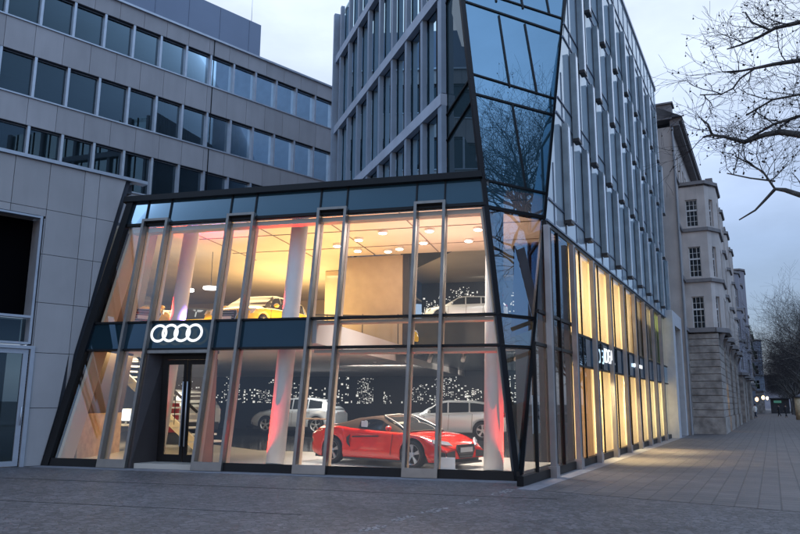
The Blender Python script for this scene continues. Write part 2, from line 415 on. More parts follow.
# ------------------------------------------------------------------ annex (stone clad wall at the left)
an = thing('annex_building', 'pale grey stone panelled annex with a black opening at the left edge', 'building', NO)
k = MB()
zt = 7.80
xs = [-8, -4.07, -3.16, -2.25, -1.34, -.47, .44, .85, 2.3]
zs = [0, 1.42, 2.80, 4.08, 5.34, 6.53, zt]
def xr(z): return -.02 + 1.62 * z / zt
g_ = .007
for a in range(len(xs) - 1):
    for b in range(len(zs) - 1):
        x0, x1, z0, z1 = xs[a] + g_, xs[a + 1] - g_, zs[b] + g_, zs[b + 1] - g_
        if x0 < -.56:                                    # opening column
            if z0 < 6.3 :
                if z1 <= 6.28: 
                    if x1 < -.5 or x0 < -.56: 
                        if x1 > -.56 and False: pass
                        continue
                z0 = max(z0, 6.34)
        xa0, xa1 = min(x1, xr(z0)), min(x1, xr(z1))
        if x0 >= max(xa0, xa1): continue
        k.prism([N_.p(x0, 0, z0), N_.p(max(xa0, x0 + .001), 0, z0), N_.p(max(xa1, x0 + .001), 0, z1), N_.p(x0, 0, z1)], Nn * -.05)
# strip between the opening and first joint
for b in range(len(zs) - 2):
    z0, z1 = zs[b] + g_, min(zs[b + 1], 6.28) - g_
    k.prism([N_.p(-.50, 0, z0), N_.p(-.477, 0, z0), N_.p(-.477, 0, z1), N_.p(-.50, 0, z1)], Nn * -.05)
k.build('stone_panel', M['annex'], an)
k = MB()
k.prism([N_.p(-.52, -.06, 0), N_.p(.12, -.06, 0), N_.p(1.75, -.06, zt), N_.p(-.52, -.06, zt)], Nn * -.25)
k.box(N_, -8, -.52, -.31, -.06, 6.33, zt)
k.build('wall', M['office_stone_dk'], an)
k = MB(); k.box(N_, -8, 2.22, -.25, .06, zt, zt + .09); k.build('coping', M['light_metal'], an)
k = MB(); k.box(N_, -8, 1.9, -9, -.25, zt - .3, zt - .02); k.build('roof', M['roof'], an)
k = MB(); k.box(N_, -8, -.60, -.6, -.5, 3.72, 6.28); k.build('black_void_sheet', M['blackhole'], an)  # black sheet stands in for the unlit depth of the opening
k = MB(); k.box(N_, -.60, -.54, -.55, .02, 3.0, 6.33); k.box(N_, -8, -.60, -.2, .02, 6.27, 6.32); k.box(N_, -8, -.60, -.2, .02, 3.66, 3.72); k.box(N_, -8, -.60, -.2, .02, 2.99, 3.05)
build_each(k, 'opening_frame', M['light_metal'], an)
k = MB(); k.box(N_, -8, -.60, -.3, -.28, 3.05, 3.66); k.build('transom_pane', M['office_glass'], an)
k = MB(); k.box(N_, -8, -.60, -.7, -.65, 3.05, 3.66); k.box(N_, -8, -.4, -2.2, -2.1, 0, 3.0); k.build('dark_room', M['dark_in'], an)
dr = MB(); dr.box(N_, -.52, -.42, -.2, .03, 0, 2.96); dr.box(N_, -8, -.52, -.2, .03, 2.88, 2.96)
dr.box(N_, -.67, -.55, -.12, -.03, .02, 2.87); dr.box(N_, -8, -.67, -.12, -.03, 2.76, 2.87); dr.box(N_, -8, -.67, -.12, -.03, .02, .14)
do = dr.build('door', M['light_metal'], an)
k = MB(); k.box(N_, -8, -.67, -.09, -.07, .14, 2.76); k.build('pane', M['office_glass'], do)
k = MB(); k.cyl(N_.p(-.60, .03, 1.0), N_.p(-.60, .03, 1.45), .014, None, 8); k.build('handle', M['light_metal'], do)

# ------------------------------------------------------------------ office wing behind
ow = thing('office_building', 'grey stone clad office wing with three long window strips behind the showroom', 'building', OF.O)
X0, X1 = -9, 19.5
bands = [(9.5, 11.05), (12.92, 14.18), (16.02, 17.48), (19.17, 20.0)]
wins = [(11.05, 12.92), (14.18, 16.02), (17.48, 19.17)]
P_ = 1.3755; x0m = -3.103
pv = 1.3755 * .86
for z0, z1 in bands:
    x = -9.0; k = MB()
    while x < X1:
        w = pv
        if abs(x + w - 6.6) < .01: pass
        k.box(OF, x + .008, x + w - .008, -.04, 0, z0, z1); x += w
    k.build('stone_panel', M['office_stone'], ow)
k = MB()
for z0, z1 in bands: k.box(OF, X0, X1, -.5, -.045, z0 - .02, z1)
k.box(OF, X0, X1, -6, -5.5, 9.5, 20)
k.build('wall', M['office_stone_dk'], ow)
k = MB(); k.box(OF, 6.62, 6.67, .0, .012, 9.5, 20.0); k.build('expansion_joint', M['black'], ow)
k = MB(); k.box(OF, X0, X1, -.6, .10, 20.0, 20.10); k.build('coping', M['light_metal'], ow)
k = MB(); k.box(OF, X0, X1, -14, -.6, 19.5, 19.9); k.build('roof', M['roof'], ow)
k = MB()
for z0, z1 in wins: k.box(OF, X0, X1, -.5, .05, z0 - .06, z0 + .0); 
build_each(k, 'sill', M['light_metal'], ow)
# windows: each pane with frame; interiors with blinds and floor slabs
M['blind'] = mat('pale_blind', (.34, .40, .42), .8, var=.15, vscale=4)
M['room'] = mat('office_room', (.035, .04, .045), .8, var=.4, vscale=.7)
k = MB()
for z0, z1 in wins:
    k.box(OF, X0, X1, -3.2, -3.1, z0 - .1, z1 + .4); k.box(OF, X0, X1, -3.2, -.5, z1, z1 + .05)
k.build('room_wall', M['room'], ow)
rnd = random.Random(11)
wproto = {}
for r, (z0, z1) in enumerate(wins):
    q0 = x0m + (0.0 if r == 2 else -.03)
    for j in range(-4, 17):
        x = q0 + j * P_
        if x > X1 - P_ or x < X0: continue
        fm = MB(); fm.box(OF, x - .055, x + .055, -.28, -.02, z0, z1); fm.box(OF, x + .055, x + P_ - .055, -.28, -.2, z1 - .05, z1 ); fm.box(OF, x + .055, x + P_ - .055, -.28, -.2, z0, z0 + .05)
        fw = fm.build('window', M['light_metal'], ow)
        MB().box(OF, x + .055, x + P_ - .055, -.25, -.24, z0 + .05, z1 - .05).build('pane', M['office_glass'], fw)
        if rnd.random() < .62:
            d_ = rnd.uniform(.2, .95); b_ = MB()
            a0 = x + .08; 
            if rnd.random() < .5:
                for q in range(5): b_.box(OF, a0 + q * .24 * d_, a0 + q * .24 * d_ + .17 * d_, -.42, -.40, z0 + .05, z1 - .05)
            else: b_.box(OF, a0, x + P_ - .08, -.42, -.40, z1 - .06 - (z1 - z0) * d_ * .8, z1 - .06)
            b_.build('blind', M['blind'], fw)
pr_ = MB(); pr_.box(OF, -9, 11.85, -9, -3.6, 20.0, 24.35); pr_.build('penthouse', M['pent'], ow)
pr_ = MB()
for x in range(-7, 12, 2): pr_.box(OF, x, x + .02, -3.6, -3.59, 20.1, 24.3)
pr_.build('penthouse_joint', mat('penthouse_seam', (.10, .125, .18), .6), ow)
pr_ = MB(); pr_.cyl(OF.p(11.4, -4, 24.3), OF.p(11.4, -4, 26.4), .02, .01, 5); pr_.build('antenna', M['light_metal'], ow)

rg = thing('roof_gable', 'small white slanted roof structure above the office wing beside the tower', 'roof building', OF.p(17, -10, 19))
k = MB(); k.prism([OF.p(13.2, -7, 19.8), OF.p(24, -7, 19.8), OF.p(24, -7, 26.2)], Nn * -5); k.build('gable', M['white'], rg)
k = MB(); k.box(OF, 17.7, 18.6, -6.99, -6.95, 20.4, 21.6); k.build('opening', M['black'], rg)

# ------------------------------------------------------------------ glass tower above and along the street
tw = thing('office_tower', 'blue glass corner tower with staggered vertical fins and a tilted faceted prow', 'building', K)
TOPZ = 18.85
# T face: bands, fins, dark glass
TL = 15.35
k = MB()
for zb in (9.80, 13.13, 16.45): k.box(T, 3.58, TL, -.22, -.02, zb, zb + .34)
build_each(k, 'floor_band', M['concrete'], tw)
M['t_fin'] = mat('tower_fin', (.27, .34, .43), .5, .1, var=.08, vscale=2)
tf = [3.78, 5.14, 6.5, 7.86, 9.22, 10.58, 11.94, 13.3, 14.66]
for x in tf:
    w = .13 if x > 4 else .20
    for z0, z1 in ((7.15, 9.80), (10.16, 13.13), (13.49, 16.45), (16.81, TOPZ)):
        MB().box(T, x - w, x + w * .35, -.19, -.04, z0, z1).build('fin', M['t_fin'], tw)
k = MB(); k.box(T, 3.7, TL - .1, 0, .02, 7.1, TOPZ); k.build('tower_glazing', M['glass_T'], tw)
k = MB()
for x in tf: k.box(T, x + .45, x + .50, -.05, 0, 7.1, TOPZ)
build_each(k, 'glazing_bar', M['black'], tw)
k = MB(); k.box(T, TL - .1, TL + .1, -.3, 15.2, 8.2, TOPZ); k.box(T, TL + .1, TL + 16, 5.5, 15, 8.2, 26); k.build('end_wall', M['t_fin'], tw)  # second box is unseen, added to darken the office window reflections
# interior of upper tower (floors and back walls)
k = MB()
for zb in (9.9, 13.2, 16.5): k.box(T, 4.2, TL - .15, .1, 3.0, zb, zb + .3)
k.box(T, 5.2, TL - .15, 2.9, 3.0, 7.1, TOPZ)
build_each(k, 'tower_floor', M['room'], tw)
# edge line of the prow (facet left edge) and its right edge on the street face
def eL(h): return CF.p(-.05 - .005 * h, 0, h)
def eR(h): return CF.p(.02 + .2305 * h, 0, h)
HT = 18.6
# prow side glass (between prow edge and the first tower pier)
def Tz(x, z): return T.p(x, 0, z)
segs = [7.2, 9.9, 13.2, 16.5, TOPZ]
k = MB()
for z0, z1 in zip(segs[:-1], segs[1:]):
    a, b = eL(z0 / .978), eL(z1 / .978)
    k.face([a, b, Tz(3.62, z1), Tz(3.62, z0)])
k.build('prow_side_glass', glass('prow_side_glass', (.25, .3, .33), 1.95, (.85, .95, 1), body=(.05, .09, .11), bodyf=.5, wave=.006), tw)
k = MB()
k.bar(Tz(3.62, 9.5), eL(10.0 / .978), .05, .06, -Tn); k.bar(Tz(3.62, 8.75), eL(9.35 / .978), .04, .06, -Tn); k.bar(Tz(3.62, 12.9), eL(13.4 / .978), .05, .06, -Tn)
build_each(k, 'prow_side_bar', M['black'], tw)
# facet: transoms given as (left h, right h)
tr_ = [(0.03, .03), (2.94, 2.93), (3.69, 3.63), (6.45, 6.29), (7.20, 6.97), (9.75, 9.39), (10.38, 9.93), (12.82, 12.22), (13.35, 12.78), (16.2, 15.4), (HT, HT - .6)]
tw_ = [.22, .07, .07, .09, .06, .06, .05, .06, .05, .06, .1]
k = MB()
for (a, b), w in zip(tr_, tw_): k.bar(eL(a + (w / 2 if a < 1 else 0)), eR(b + (w / 2 if a < 1 else 0)), w, .12, -fn)
build_each(k, 'prow_transom', M['black'], tw)
for (a0, b0), (a1, b1), q in zip(tr_[:-1], tr_[1:], range(20)):
    m_ = M['glass_facet_low'] if q < 1 else (M['glass_facet_mid'] if q < 3 else M['glass_facet'])
    MB().face([eL(a0) - fn * .03, eR(b0) - fn * .03, eR(b1) - fn * .03, eL(a1) - fn * .03]).build('prow_pane', m_, tw)
k = MB()
k.bar(eL(0), eL(HT), .13, .12, -fn); k.build('prow_edge_frame', mat('prow_frame', (.010, .009, .011), .45, spec=.2), tw)
k = MB(); k.bar(eR(0), eR(HT), .10, .14, -fn); k.build('prow_edge_frame', M['black'], tw)
k = MB()
def fp(x, h): return CF.p(x, 0, h)
for a, b in ((fp(1.05, 7.06), fp(.985, 9.6)), (fp(.975, 10.1), fp(.93, 12.5)), (fp(.91, 12.98), fp(.85, 15.8)), (fp(1.76, 10.0), fp(1.70, 12.35)), (fp(1.72, 12.9), fp(1.66, 15.5)), (fp(2.54, 12.85), fp(2.5, 15.4))):
    k.bar(a, b, .05, .1, -fn)
build_each(k, 'prow_mullion', M['black'], tw)
# street face
SE = 40.0                                                          # far end of the glass street face
c_at = lambda z: 14.15 + (19.35 - 14.15) * z / 13.17               # street coordinate of the prow edge at height z
zl = [5.93, 6.52, 9.15, 11.8, 14.4, 16.95, TOPZ - .06]
k = MB()
for z0, z1 in zip(zl[:-1], zl[1:]):
    k.face([S.p(c_at(z0) + .03, 0, z0), S.p(SE, 0, z0), S.p(SE, 0, z1), S.p(c_at(z1) + .03, 0, z1)])
k.build('street_glazing', M['glass_S'], tw)
k = MB()
for z in zl[:-1]:
    k.box(S, c_at(z) + .05, SE, -.02, .03, z - .025, z + .025)
    if z > 7: k.box(S, c_at(z + .5) + .05, SE, -.02, .03, z + .48, z + .515)
k.build('street_transom', mat('blue_grey_bar', (.11, .15, .22), .4, .4), tw)
k = MB()
x = 17.3
while x < SE:
    zb = 5.93; k.box(S, x, x + .03, -.02, .02, max(zb, (x - 14.15) / 5.2 * 0 + zb), min(TOPZ, (x - 14.3) * 13.17 / 5.2)); x += 1.16
k.build('glazing_joint', mat('blue_joint', (.16, .21, .28), .4), tw)
k = MB(); k.box(S, c_at(TOPZ) , SE, -.6, .06, TOPZ - .06, TOPZ + .08); k.build('roof_coping', M['light_metal'], tw)
k = MB(); k.prism([T.p(6.8, 0, TOPZ - .3), T.p(TL, 0, TOPZ - .3), T.p(TL, 8, TOPZ - .3), S.p(SE, -9, TOPZ - .3), S.p(SE, -.6, TOPZ - .3), S.p(22, -.6, TOPZ - .3)], (0, 0, .25)); k.build('roof', M['roof'], tw)
k = MB(); k.box(S, SE - .25, SE, -10, -.05, 0, TOPZ); k.build('end_wall', M['t_fin'], tw)
M['fin_cap'] = mat('fin_end_cap', (.02, .02, .024), .5)
def fin(x, z0, z1, d=.18, w=.34):
    # folded metal fin: side cheeks, pale polished front, dark open ends
    a = MB(); a.box(S, x - w / 2, x - w / 2 + .05, .03, d, z0 + .06, z1); a.box(S, x - w / 2 + .05, x + w / 2 - .05, d - .07, d - .05, z0 + .06, z1 - .01)
    a.box(S, x + w / 2 - .05, x + w / 2, .03, d, z0 + .06, z1); a.box(S, x - w / 2 - .002, x + w / 2 + .002, .03, d + .004, z1 - .05, z1 + .02)
    f_o = a.build('fin', M['fin_side'], tw)
    b = MB(); b.box(S, x - w / 2 + .06, x + w / 2 - .09, d - .05, d + .012, z0 + .08, z1 - .06); b.build('fin_face', M['fin_front'], f_o)
    c = MB(); c.box(S, x - w / 2 - .01, x + w / 2 + .01, .03, d + .02, z0 - .03, z0 + .06); c.build('fin_cap', M['fin_cap'], f_o)
for st, z0, z1 in ((18.42, 6.25, 8.95), (19.70, 8.92, 11.55), (20.87, 11.50, 14.15), (22.02, 14.08, 16.8)):
    x = st
    while x < SE - .3:
        fin(x, z0, z1); x += 2.325
# tall piers of the two lower storeys
M['pier'] = mat('pier_metal', (.30, .29, .30), .42, .4, var=.16, vscale=2)
x = 16.30; piers = []
while x < 37.6:
    a = MB(); a.box(S, x - .12, x + .12, .02, .14, .25, 5.72); a.box(S, x - .14, x + .14, -.02, .16, 0, .25)
    po = a.build('pier', M['pier'], tw); b = MB(); b.box(S, x + .04, x + .08, .14, .148, .3, 5.68); b.build('pier_slot', M['black'], po)
    piers.append(x); x += 2.40
k = MB(); k.box(S, 14.2, 38, -.12, .02, 0, .20); k.box(S, c_at(5.9) + .05, 38, -.12, .0, 5.80, 5.92); k.build('street_sill', M['black'], tw)
k = MB(); k.box(S, 18.95, 38, -.06, -.01, 2.62, 3.42); k.build('sign_band', M['spandrel'], tw)
k = MB(); k.box(S, c_at(2.9) + .03, 18.95, -.06, .02, 2.86, 2.93); k.box(S, c_at(3.65) + .03, 18.95, -.06, .02, 3.60, 3.67); k.box(S, 18.95, 38, -.08, .02, 3.40, 3.46); k.box(S, 18.95, 38, -.08, .02, 2.58, 2.63); k.build('street_transom', M['black'], tw)
# lower glazing panes, one per bay
gx = [14.3] + [p for p in piers]
for a, b in zip(gx, gx[1:] + [38]):
    x0, x1 = (a + (.12 if a > 15 else .0)), b - .12
    for z0, z1 in ((.2, 2.6), (3.44, 5.8)):
        if x0 < 15: pts = [S.p(c_at(z0) + .05, -.02, z0), S.p(x1, -.02, z0), S.p(x1, -.02, z1), S.p(min(c_at(z1) + .05, x1), -.02, z1)]
        else: pts = [S.p(x0, -.02, z0), S.p(x1, -.02, z0), S.p(x1, -.02, z1), S.p(x0, -.02, z1)]
        MB().face(pts).build('street_pane', M['glass_facet_mid'] if (a < 18 and z0 > 3) else M['glass_S_low'], tw)
MB().face([S.p(c_at(2.6) + .05, -.02, 2.6), S.p(18.9, -.02, 2.6), S.p(18.9, -.02, 3.44), S.p(c_at(3.44) + .05, -.02, 3.44)]).build('street_pane', M['glass_S_low'], tw)
k = MB()
for x in (15.25, 17.5): k.box(S, x - .025, x + .025, -.04, .03, .2, 2.86 if x < 16 else 5.8)
for p in piers[1:]:
    k.box(S, p + 1.18, p + 1.22, -.03, .01, .2, 5.8)
build_each(k, 'street_mullion', M['black'], tw)

# ------------------------------------------------------------------ showroom (leaning glass front)
sh = thing('car_showroom', 'two storey showroom with a leaning glass front glowing warm from inside', 'building', FO)
tE = lambda s: .36 + .122 * s           # right edge (prow)
tW = lambda s: 12.20 - .138 * s         # left edge
prs = [(2.165, 2.887), (4.719, 5.441), (7.274, 7.996), (9.828, 10.55)]
# roof beam, fascia
k = MB()
k.hexa([F.p(tE(7.17), -.10, 7.17), F.p(tW(7.17) + .12, -.10, 7.17), F.p(tW(7.17) + .12, .35, 7.17), F.p(tE(7.17), .35, 7.17), F.p(tE(7.34), -.10, 7.34), F.p(tW(7.34) + .12, -.10, 7.34), F.p(tW(7.34) + .12, .35, 7.34), F.p(tE(7.34), .35, 7.34)])
k.bar(F.p(tW(0) - .09, -.06, 0), F.p(tW(7.3) - .09, -.06, 7.3), .20, .34, Fn)
k.build('perimeter_frame', M['black'], sh)
k = MB(); k.box(F, 1.25, 11.2, .35, 6, 7.15, 7.3); 
k2 = MB(); k2.prism([I.p(1.5, 1.6, 7.12), I.p(11.2, 1.6, 7.12), I.p(12.6, 3.6, 7.12), I.p(16.4, 3.7, 7.12), I.p(24, 22.8, 7.12), I.p(7.7, 22.8, 7.12), I.p(7.7, 9.5, 7.12), I.p(-1.3, 9.5, 7.12), I.p(-.2, 4.5, 7.12)], (0, 0, .08)); k2.build('roof', M['roof'], sh)
cuts = [('e', 'E')] + []
bays = []
edges = [None] + [e for p in prs for e in p] + [None]
def quadF(a, b, s0, s1, y=.03):
    a0 = tE(s0) if a is None else a; a1 = tE(s1) if a is None else a
    b0 = tW(s0) if b is None else b; b1 = tW(s1) if b is None else b
    return [F.p(a0, y, s0), F.p(b0, y, s0), F.p(b1, y, s1), F.p(a1, y, s1)]
for i in range(len(edges) - 1):
    a, b = edges[i], edges[i + 1]
    MB().face(quadF(a, b, 6.52, 7.17)).build('fascia_pane', M['fascia'], sh)
    door = (a == 7.996)
    MB().face(quadF(a, b, 3.70, 6.44)).build('glass_pane', M['glass_F'], sh)
    if a is not None and a >= 5.4: MB().face(quadF(a, b, 2.98, 3.66)).build('spandrel_pane', M['spandrel'], sh)
    else: MB().face(quadF(a, b, 2.98, 3.66)).build('glass_pane', M['glass_F'], sh)
    if not door: MB().face(quadF(a, b, .2, 2.92)).build('glass_pane', M['glass_F'], sh)
k = MB(); k.prism([F.p(tE(6.53) + .02, .06, 6.53), F.p(tW(6.53) - .05, .06, 6.53), F.p(tW(7.16) - .05, .06, 7.16), F.p(tE(7.16) + .02, .06, 7.16)], Fn * .06); k.build('fascia_light_block', M['dark_in'], sh)  # unseen sheet added to keep interior light off the fascia
k = MB()
for s0, s1, y0 in ((6.44, 6.52, -.01), (3.655, 3.705, -.012), (2.925, 2.975, -.012)):
    k.hexa([F.p(tE(s0), y0, s0), F.p(tW(s0), y0, s0), F.p(tW(s0), .12, s0), F.p(tE(s0), .12, s0), F.p(tE(s1), y0, s1), F.p(tW(s1), y0, s1), F.p(tW(s1), .12, s1), F.p(tE(s1), .12, s1)])
build_each(k, 'transom', M['black'], sh)
k = MB()
for i in range(len(edges) - 1):
    a, b = edges[i], edges[i + 1]
    if a == 7.996: continue
    narrow = a is not None and b is not None and (b - a) < 1
    if not narrow:
        q = quadF(a, b, 0, .20, -.03); k.prism(q, Fn * .2)
build_each(k, 'base_plinth', M['black'], sh)
k = MB()
for e in edges[1:-1]: k.box(F, e - .018, e + .018, -.01, .1, 6.52, 7.17)
build_each(k, 'fascia_bar', M['black'], sh)
# paired metal frames standing proud of the glass
for a, b in prs:
    k = MB()
    k.box(F, a - .036, a + .036, -.11, .06, 0, 6.60); k.box(F, b - .036, b + .036, -.11, .06, 0, 6.60)
    k.box(F, a + .036, b - .036, -.11, .02, 6.53, 6.60); k.box(F, a + .036, b - .036, -.11, .06, .0, .20)
    fo = k.build('metal_frame', M['mullion'], sh)
    k = MB()
    for e in (a, b): k.box(F, e - .036, e + .036, .10, .27, .1, 6.43)
    k.build('inner_fin', M['mullion_in'], fo)
k = MB()
k.bar(F.p(tE(.2) + .12, .12, .2), F.p(tE(6.4) + .12, .12, 6.4), .10, .4, Fn)
k.bar(F.p(tW(.2) - .30, .12, .2), F.p(tW(6.4) - .30, .12, 6.4), .08, .5, Fn)
k.box(F, 1.2, 11.2, .14, .34, 6.30, 6.42); k.box(F, .9, 5.3, .14, .34, 2.84, 2.92); k.box(F, .9, 5.3, .14, .3, 3.58, 3.65); k.box(F, .5, 7.2, .05, .3, .13, .20)
build_each(k, 'inner_trim', M['mullion_in'], sh)
# entrance recess with double door
k = MB()
k.hexa([F.p(9.78, 0, 0), F.p(9.78, 0, 2.9), I.p(9.55, .85, 2.88), I.p(9.55, .85, 0), F.p(9.72, 0, 0), F.p(9.72, 0, 2.9), I.p(9.49, .85, 2.88), I.p(9.49, .85, 0)])
k.box(I, 8.0, 9.55, .5, .95, 2.80, 2.88)
k.build('door_reveal', mat('reveal_metal', (.062, .052, .052), .45, .2, var=.1), sh)
k = MB(); k.box(F, 8.04, 9.78, -.03, .1, 2.84, 2.92); k.build('door_head', M['mullion'], sh)
k = MB(); k.box(I, 8.04, 9.5, .78, .9, 2.66, 2.80); k.box(I, 8.04, 9.5, .78, .9, .02, .10); k.box(I, 8.0, 8.08, .78, .9, .1, 2.66); k.box(I, 9.42, 9.5, .78, .9, .1, 2.66)
fo = k.build('door_frame', M['black'], sh)
for x0, x1 in ((8.09, 8.76), (8.78, 9.41)):
    k = MB(); k.box(I, x0, x0 + .09, .76, .82, .1, 2.65); k.box(I, x1 - .09, x1, .76, .82, .1, 2.65); k.box(I, x0 + .09, x1 - .09, .76, .82, 2.53, 2.65); k.box(I, x0 + .09, x1 - .09, .76, .82, .1, .30)
    lf = k.build('door_leaf', M['black'], sh)
    MB().box(I, x0 + .09, x1 - .09, .78, .79, .3, 2.53).build('pane', M['glass_F'], lf)
    hxx = (x1 - .05) if x1 < 8.77 else (x0 + .05)
    MB().cyl(I.p(hxx, .70, .5), I.p(hxx, .70, 2.1), .018, None, 8).build('handle', M['light_metal'], lf)
# side glass below the recess: right reveal in a warmer brown
k = MB(); k.hexa([F.p(8.04, .05, .1), F.p(8.04, .05, 2.9), I.p(8.0, .8, 2.88), I.p(8.0, .8, .1), F.p(8.0, .05, .1), F.p(8.0, .05, 2.9), I.p(7.96, .8, 2.88), I.p(7.96, .8, .1)])
k.build('door_reveal', mat('reveal_warm_brown', (.30, .16, .09), .5, var=.1), sh)

# ring emblem over the door
sg = thing('ring_sign', 'illuminated white emblem of four interlocked rings above the entrance', 'sign', F.p(8.95, -.1, 3.3))
R1 = .205
for i in range(4):
    c = (9.46 - i * .335, 3.335)
    k = MB(); rows = []
    for a in range(41):
        th = 2 * PI * a / 40; row = []
        for b in range(9):
            ph = 2 * PI * b / 8; rr = R1 + .034 * math.cos(ph); row.append(F.p(c[0] + rr * math.cos(th), -.12 - .02 * i % .03 + .025 * math.sin(ph), c[1] + rr * math.sin(th)))
        rows.append(row)
    k.grid(rows); k.build('ring', M['ring'], sg)

# ------------------------------------------------------------------ showroom interior
flr = thing('showroom_interior', 'bright tiled showroom floor and ceilings seen through the glass front', 'interior', I.p(5, 6, 0))
def xmin(y): return .62 - .2177 * y          # the street glass, in interior coordinates
def poly(pts, z0, z1):
    pts = [(max(a, xmin(b) + .0), b) for a, b in pts]
    return MB().prism([I.p(a, b, z0) for a, b in pts], (0, 0, z1 - z0))
foot = [(.45, .12), (12.1, .12), (12.9, 3.6), (16.3, 3.7), (24, 23), (-9.5, 23), (-2.9, 5.9), (-.3, .9)]
poly(foot, .0, .12).build('floor', M['floor_in'], flr)
poly([(-1.9, 5.0), (9.0, 5.6), (12, 8), (22, 22.9), (-9.0, 22.9)], .12, .13).build('dark_floor', M['floor_dark'], flr)
poly([(1.2, 10.5), (9, 12.5), (18, 22.8), (-8.6, 22.8), (-4.6, 10)], .13, .28).build('stage', M['floor_dark'], flr)
# upper slab over the left two thirds, mezzanine edge far back on the right
poly([(5.3, .75), (11.75, .75), (12.6, 3.6), (16.2, 3.7), (24, 22.5), (5.3, 22.5)], 3.02, 3.62).build('upper_slab', M['ceiling_g'], flr)
poly([(5.3, 8.2), (-2.9, 7.6), (-8.5, 22.5), (5.3, 22.5)], 3.28, 3.50).build('upper_slab', mat('mezzanine_edge', (.10, .10, .10), .25, var=.2), flr)
poly([(7.4, 14.5), (-5.0, 14.0), (-8.5, 22.35), (7.4, 22.35)], 3.64, 5.2).build('upper_stage', M['floor_dark'], flr)
M['plank'] = mat('plank_ceiling', (.62, .54, .45), .55, var=.08, vscale=.6)
poly([(1.6, 1.5), (11.2, 1.4), (12.6, 3.6), (16.2, 3.7), (24, 22.7), (7.6, 22.7), (7.6, 9.5), (-9, 9.5), (-2.2, 5.4), (-.05, 2.9)], 7.02, 7.11).build('ceiling', M['plank'], flr)
poly([(7.6, 9.5), (7.6, 22.7), (-9, 22.7), (-9, 9.5)], 8.06, 8.14).build('ceiling', M['plank'], flr)
k = MB()
for q in range(5): k.box(I, 1.6 + q * 2.4, 1.63 + q * 2.4, 1.6, 9.4, 7.0, 7.018)
for q in range(3): k.box(I, xmin(3.2 + q * 2.4) + .3, 11.5, 3.2 + q * 2.4, 3.23 + q * 2.4, 7.0, 7.016)
build_each(k, 'ceiling_seam', mat('seam_shadow_gap', (.22, .18, .14), .7), flr)
k = MB(); k.box(I, 1.1, 11.3, 1.3, 1.7, 6.45, 7.0); k.build('blind_box', mat('blind_box', (.13, .15, .17), .6), flr)
# back walls
poly([(-9.3, 22.6), (24, 22.6), (24, 22.9), (-9.3, 22.9)], .12, 3.4).build('back_wall', M['mural'], flr)
poly([(-9.3, 22.4), (7.6, 22.4), (7.6, 22.6), (-9.3, 22.6)], 3.63, 8.05).build('back_wall', M['mural'], flr)
poly([(7.7, 20.2), (23, 20.2), (23, 20.4), (7.7, 20.4)], 3.62, 7.0).build('back_wall', M['beige'], flr)
poly([(5.4, 9.6), (7.7, 9.6), (7.7, 9.8), (5.4, 9.8)], 3.63, 7.0).build('partition', mat('taupe_partition', (.36, .28, .19), .6, var=.08), flr)
poly([(8.3, 12.2), (9.4, 12.2), (9.4, 12.4), (8.3, 12.4)], 3.62, 7.0).build('partition', M['beige'], flr)
poly([(5.15, 9.6), (5.39, 9.6), (5.39, 9.8), (5.15, 9.8)], 3.63, 7.0).build('partition', M['mural'], flr)
k = MB(); k.hexa([I.p(12.08, .2, .12), I.p(12.0, .2, .12), I.p(12.75, 3.6, .12), I.p(12.83, 3.6, .12), I.p(11.2, 1.3, 6.9), I.p(11.12, 1.3, 6.9), I.p(11.75, 3.6, 6.9), I.p(11.83, 3.6, 6.9)])
k.build('side_wall', M['brown'], flr)
k = MB(); k.box(I, 12.75, 16.2, 3.6, 3.7, .12, 7.0); k.hexa([I.p(16.2, 3.7, .12), I.p(16.3, 3.7, .12), I.p(24, 22.7, .12), I.p(23.9, 22.7, .12), I.p(16.2, 3.7, 7.0), I.p(16.3, 3.7, 7.0), I.p(24, 22.7, 7.0), I.p(23.9, 22.7, 7.0)])
k.build('side_wall', M['beige'], flr)
# slatted reception counter wall
k = MB(); a0 = I.p(11.75, 1.0, .12); 
for q in range(22):
    c = I.p(11.82 + q * .028, .75 + q * .12, .12); k.prism([c, c + Fb * .09, c + Fb * .09 + Fd * .05, c + Fd * .05], (0, 0, 1.15))
k.build('slatted_screen', M['wood'], flr)
# skyline mural: small printed windows stacked into building silhouettes, with added glow
rnd = random.Random(5)
def skyline(x0, x1, y, zb, zt_, n, name):
    k = MB()
    x = x0
    while x < x1:
        w = rnd.uniform(.35, .95); h = zb + (zt_ - zb) * (.25 + .75 * rnd.random() ** 1.2); cs = rnd.choice([.08, .11, .15]); dens = rnd.choice([.25, .4, .6, .8])
        u = x; tower = rnd.random() < .25; h = h + (.25 if tower else 0)
        while u < x + w:
            z = zb + rnd.uniform(0, .05)
            while z < h:
                if rnd.random() < dens * (.3 + .7 * rnd.random()):
                    ww = cs * rnd.uniform(.25, .95); hh = cs * rnd.uniform(.2, .8); k.face([I.p(u, y, z), I.p(u + ww, y, z), I.p(u + ww, y, z + hh), I.p(u, y, z + hh)])
                z += cs * rnd.uniform(.8, 1.4)
            u += cs * rnd.uniform(.75, 1.5)
        x += w * rnd.uniform(.75, 1.0)
    return k.build(name, M['mural_glow'], flr)
skyline(-3.9, 22, 22.58, 1.55, 3.1, 60, 'mural_print')
skyline(-3.9, 7.4, 22.38, 6.35, 8.0, 60, 'mural_print')
k = MB(); k.box(I, 2.9, 4.2, 22.5, 22.56, 1.0, 1.9); build_each(k, 'wall_panel', mat('dim_panel', (.12, .13, .15), .4), flr)
k = MB(); k.box(I, 12.1, 12.7, 5.9, 6.0, .6, 1.55); k.build('red_panel', mat('red_panel', (.42, .03, .03), .5), flr)

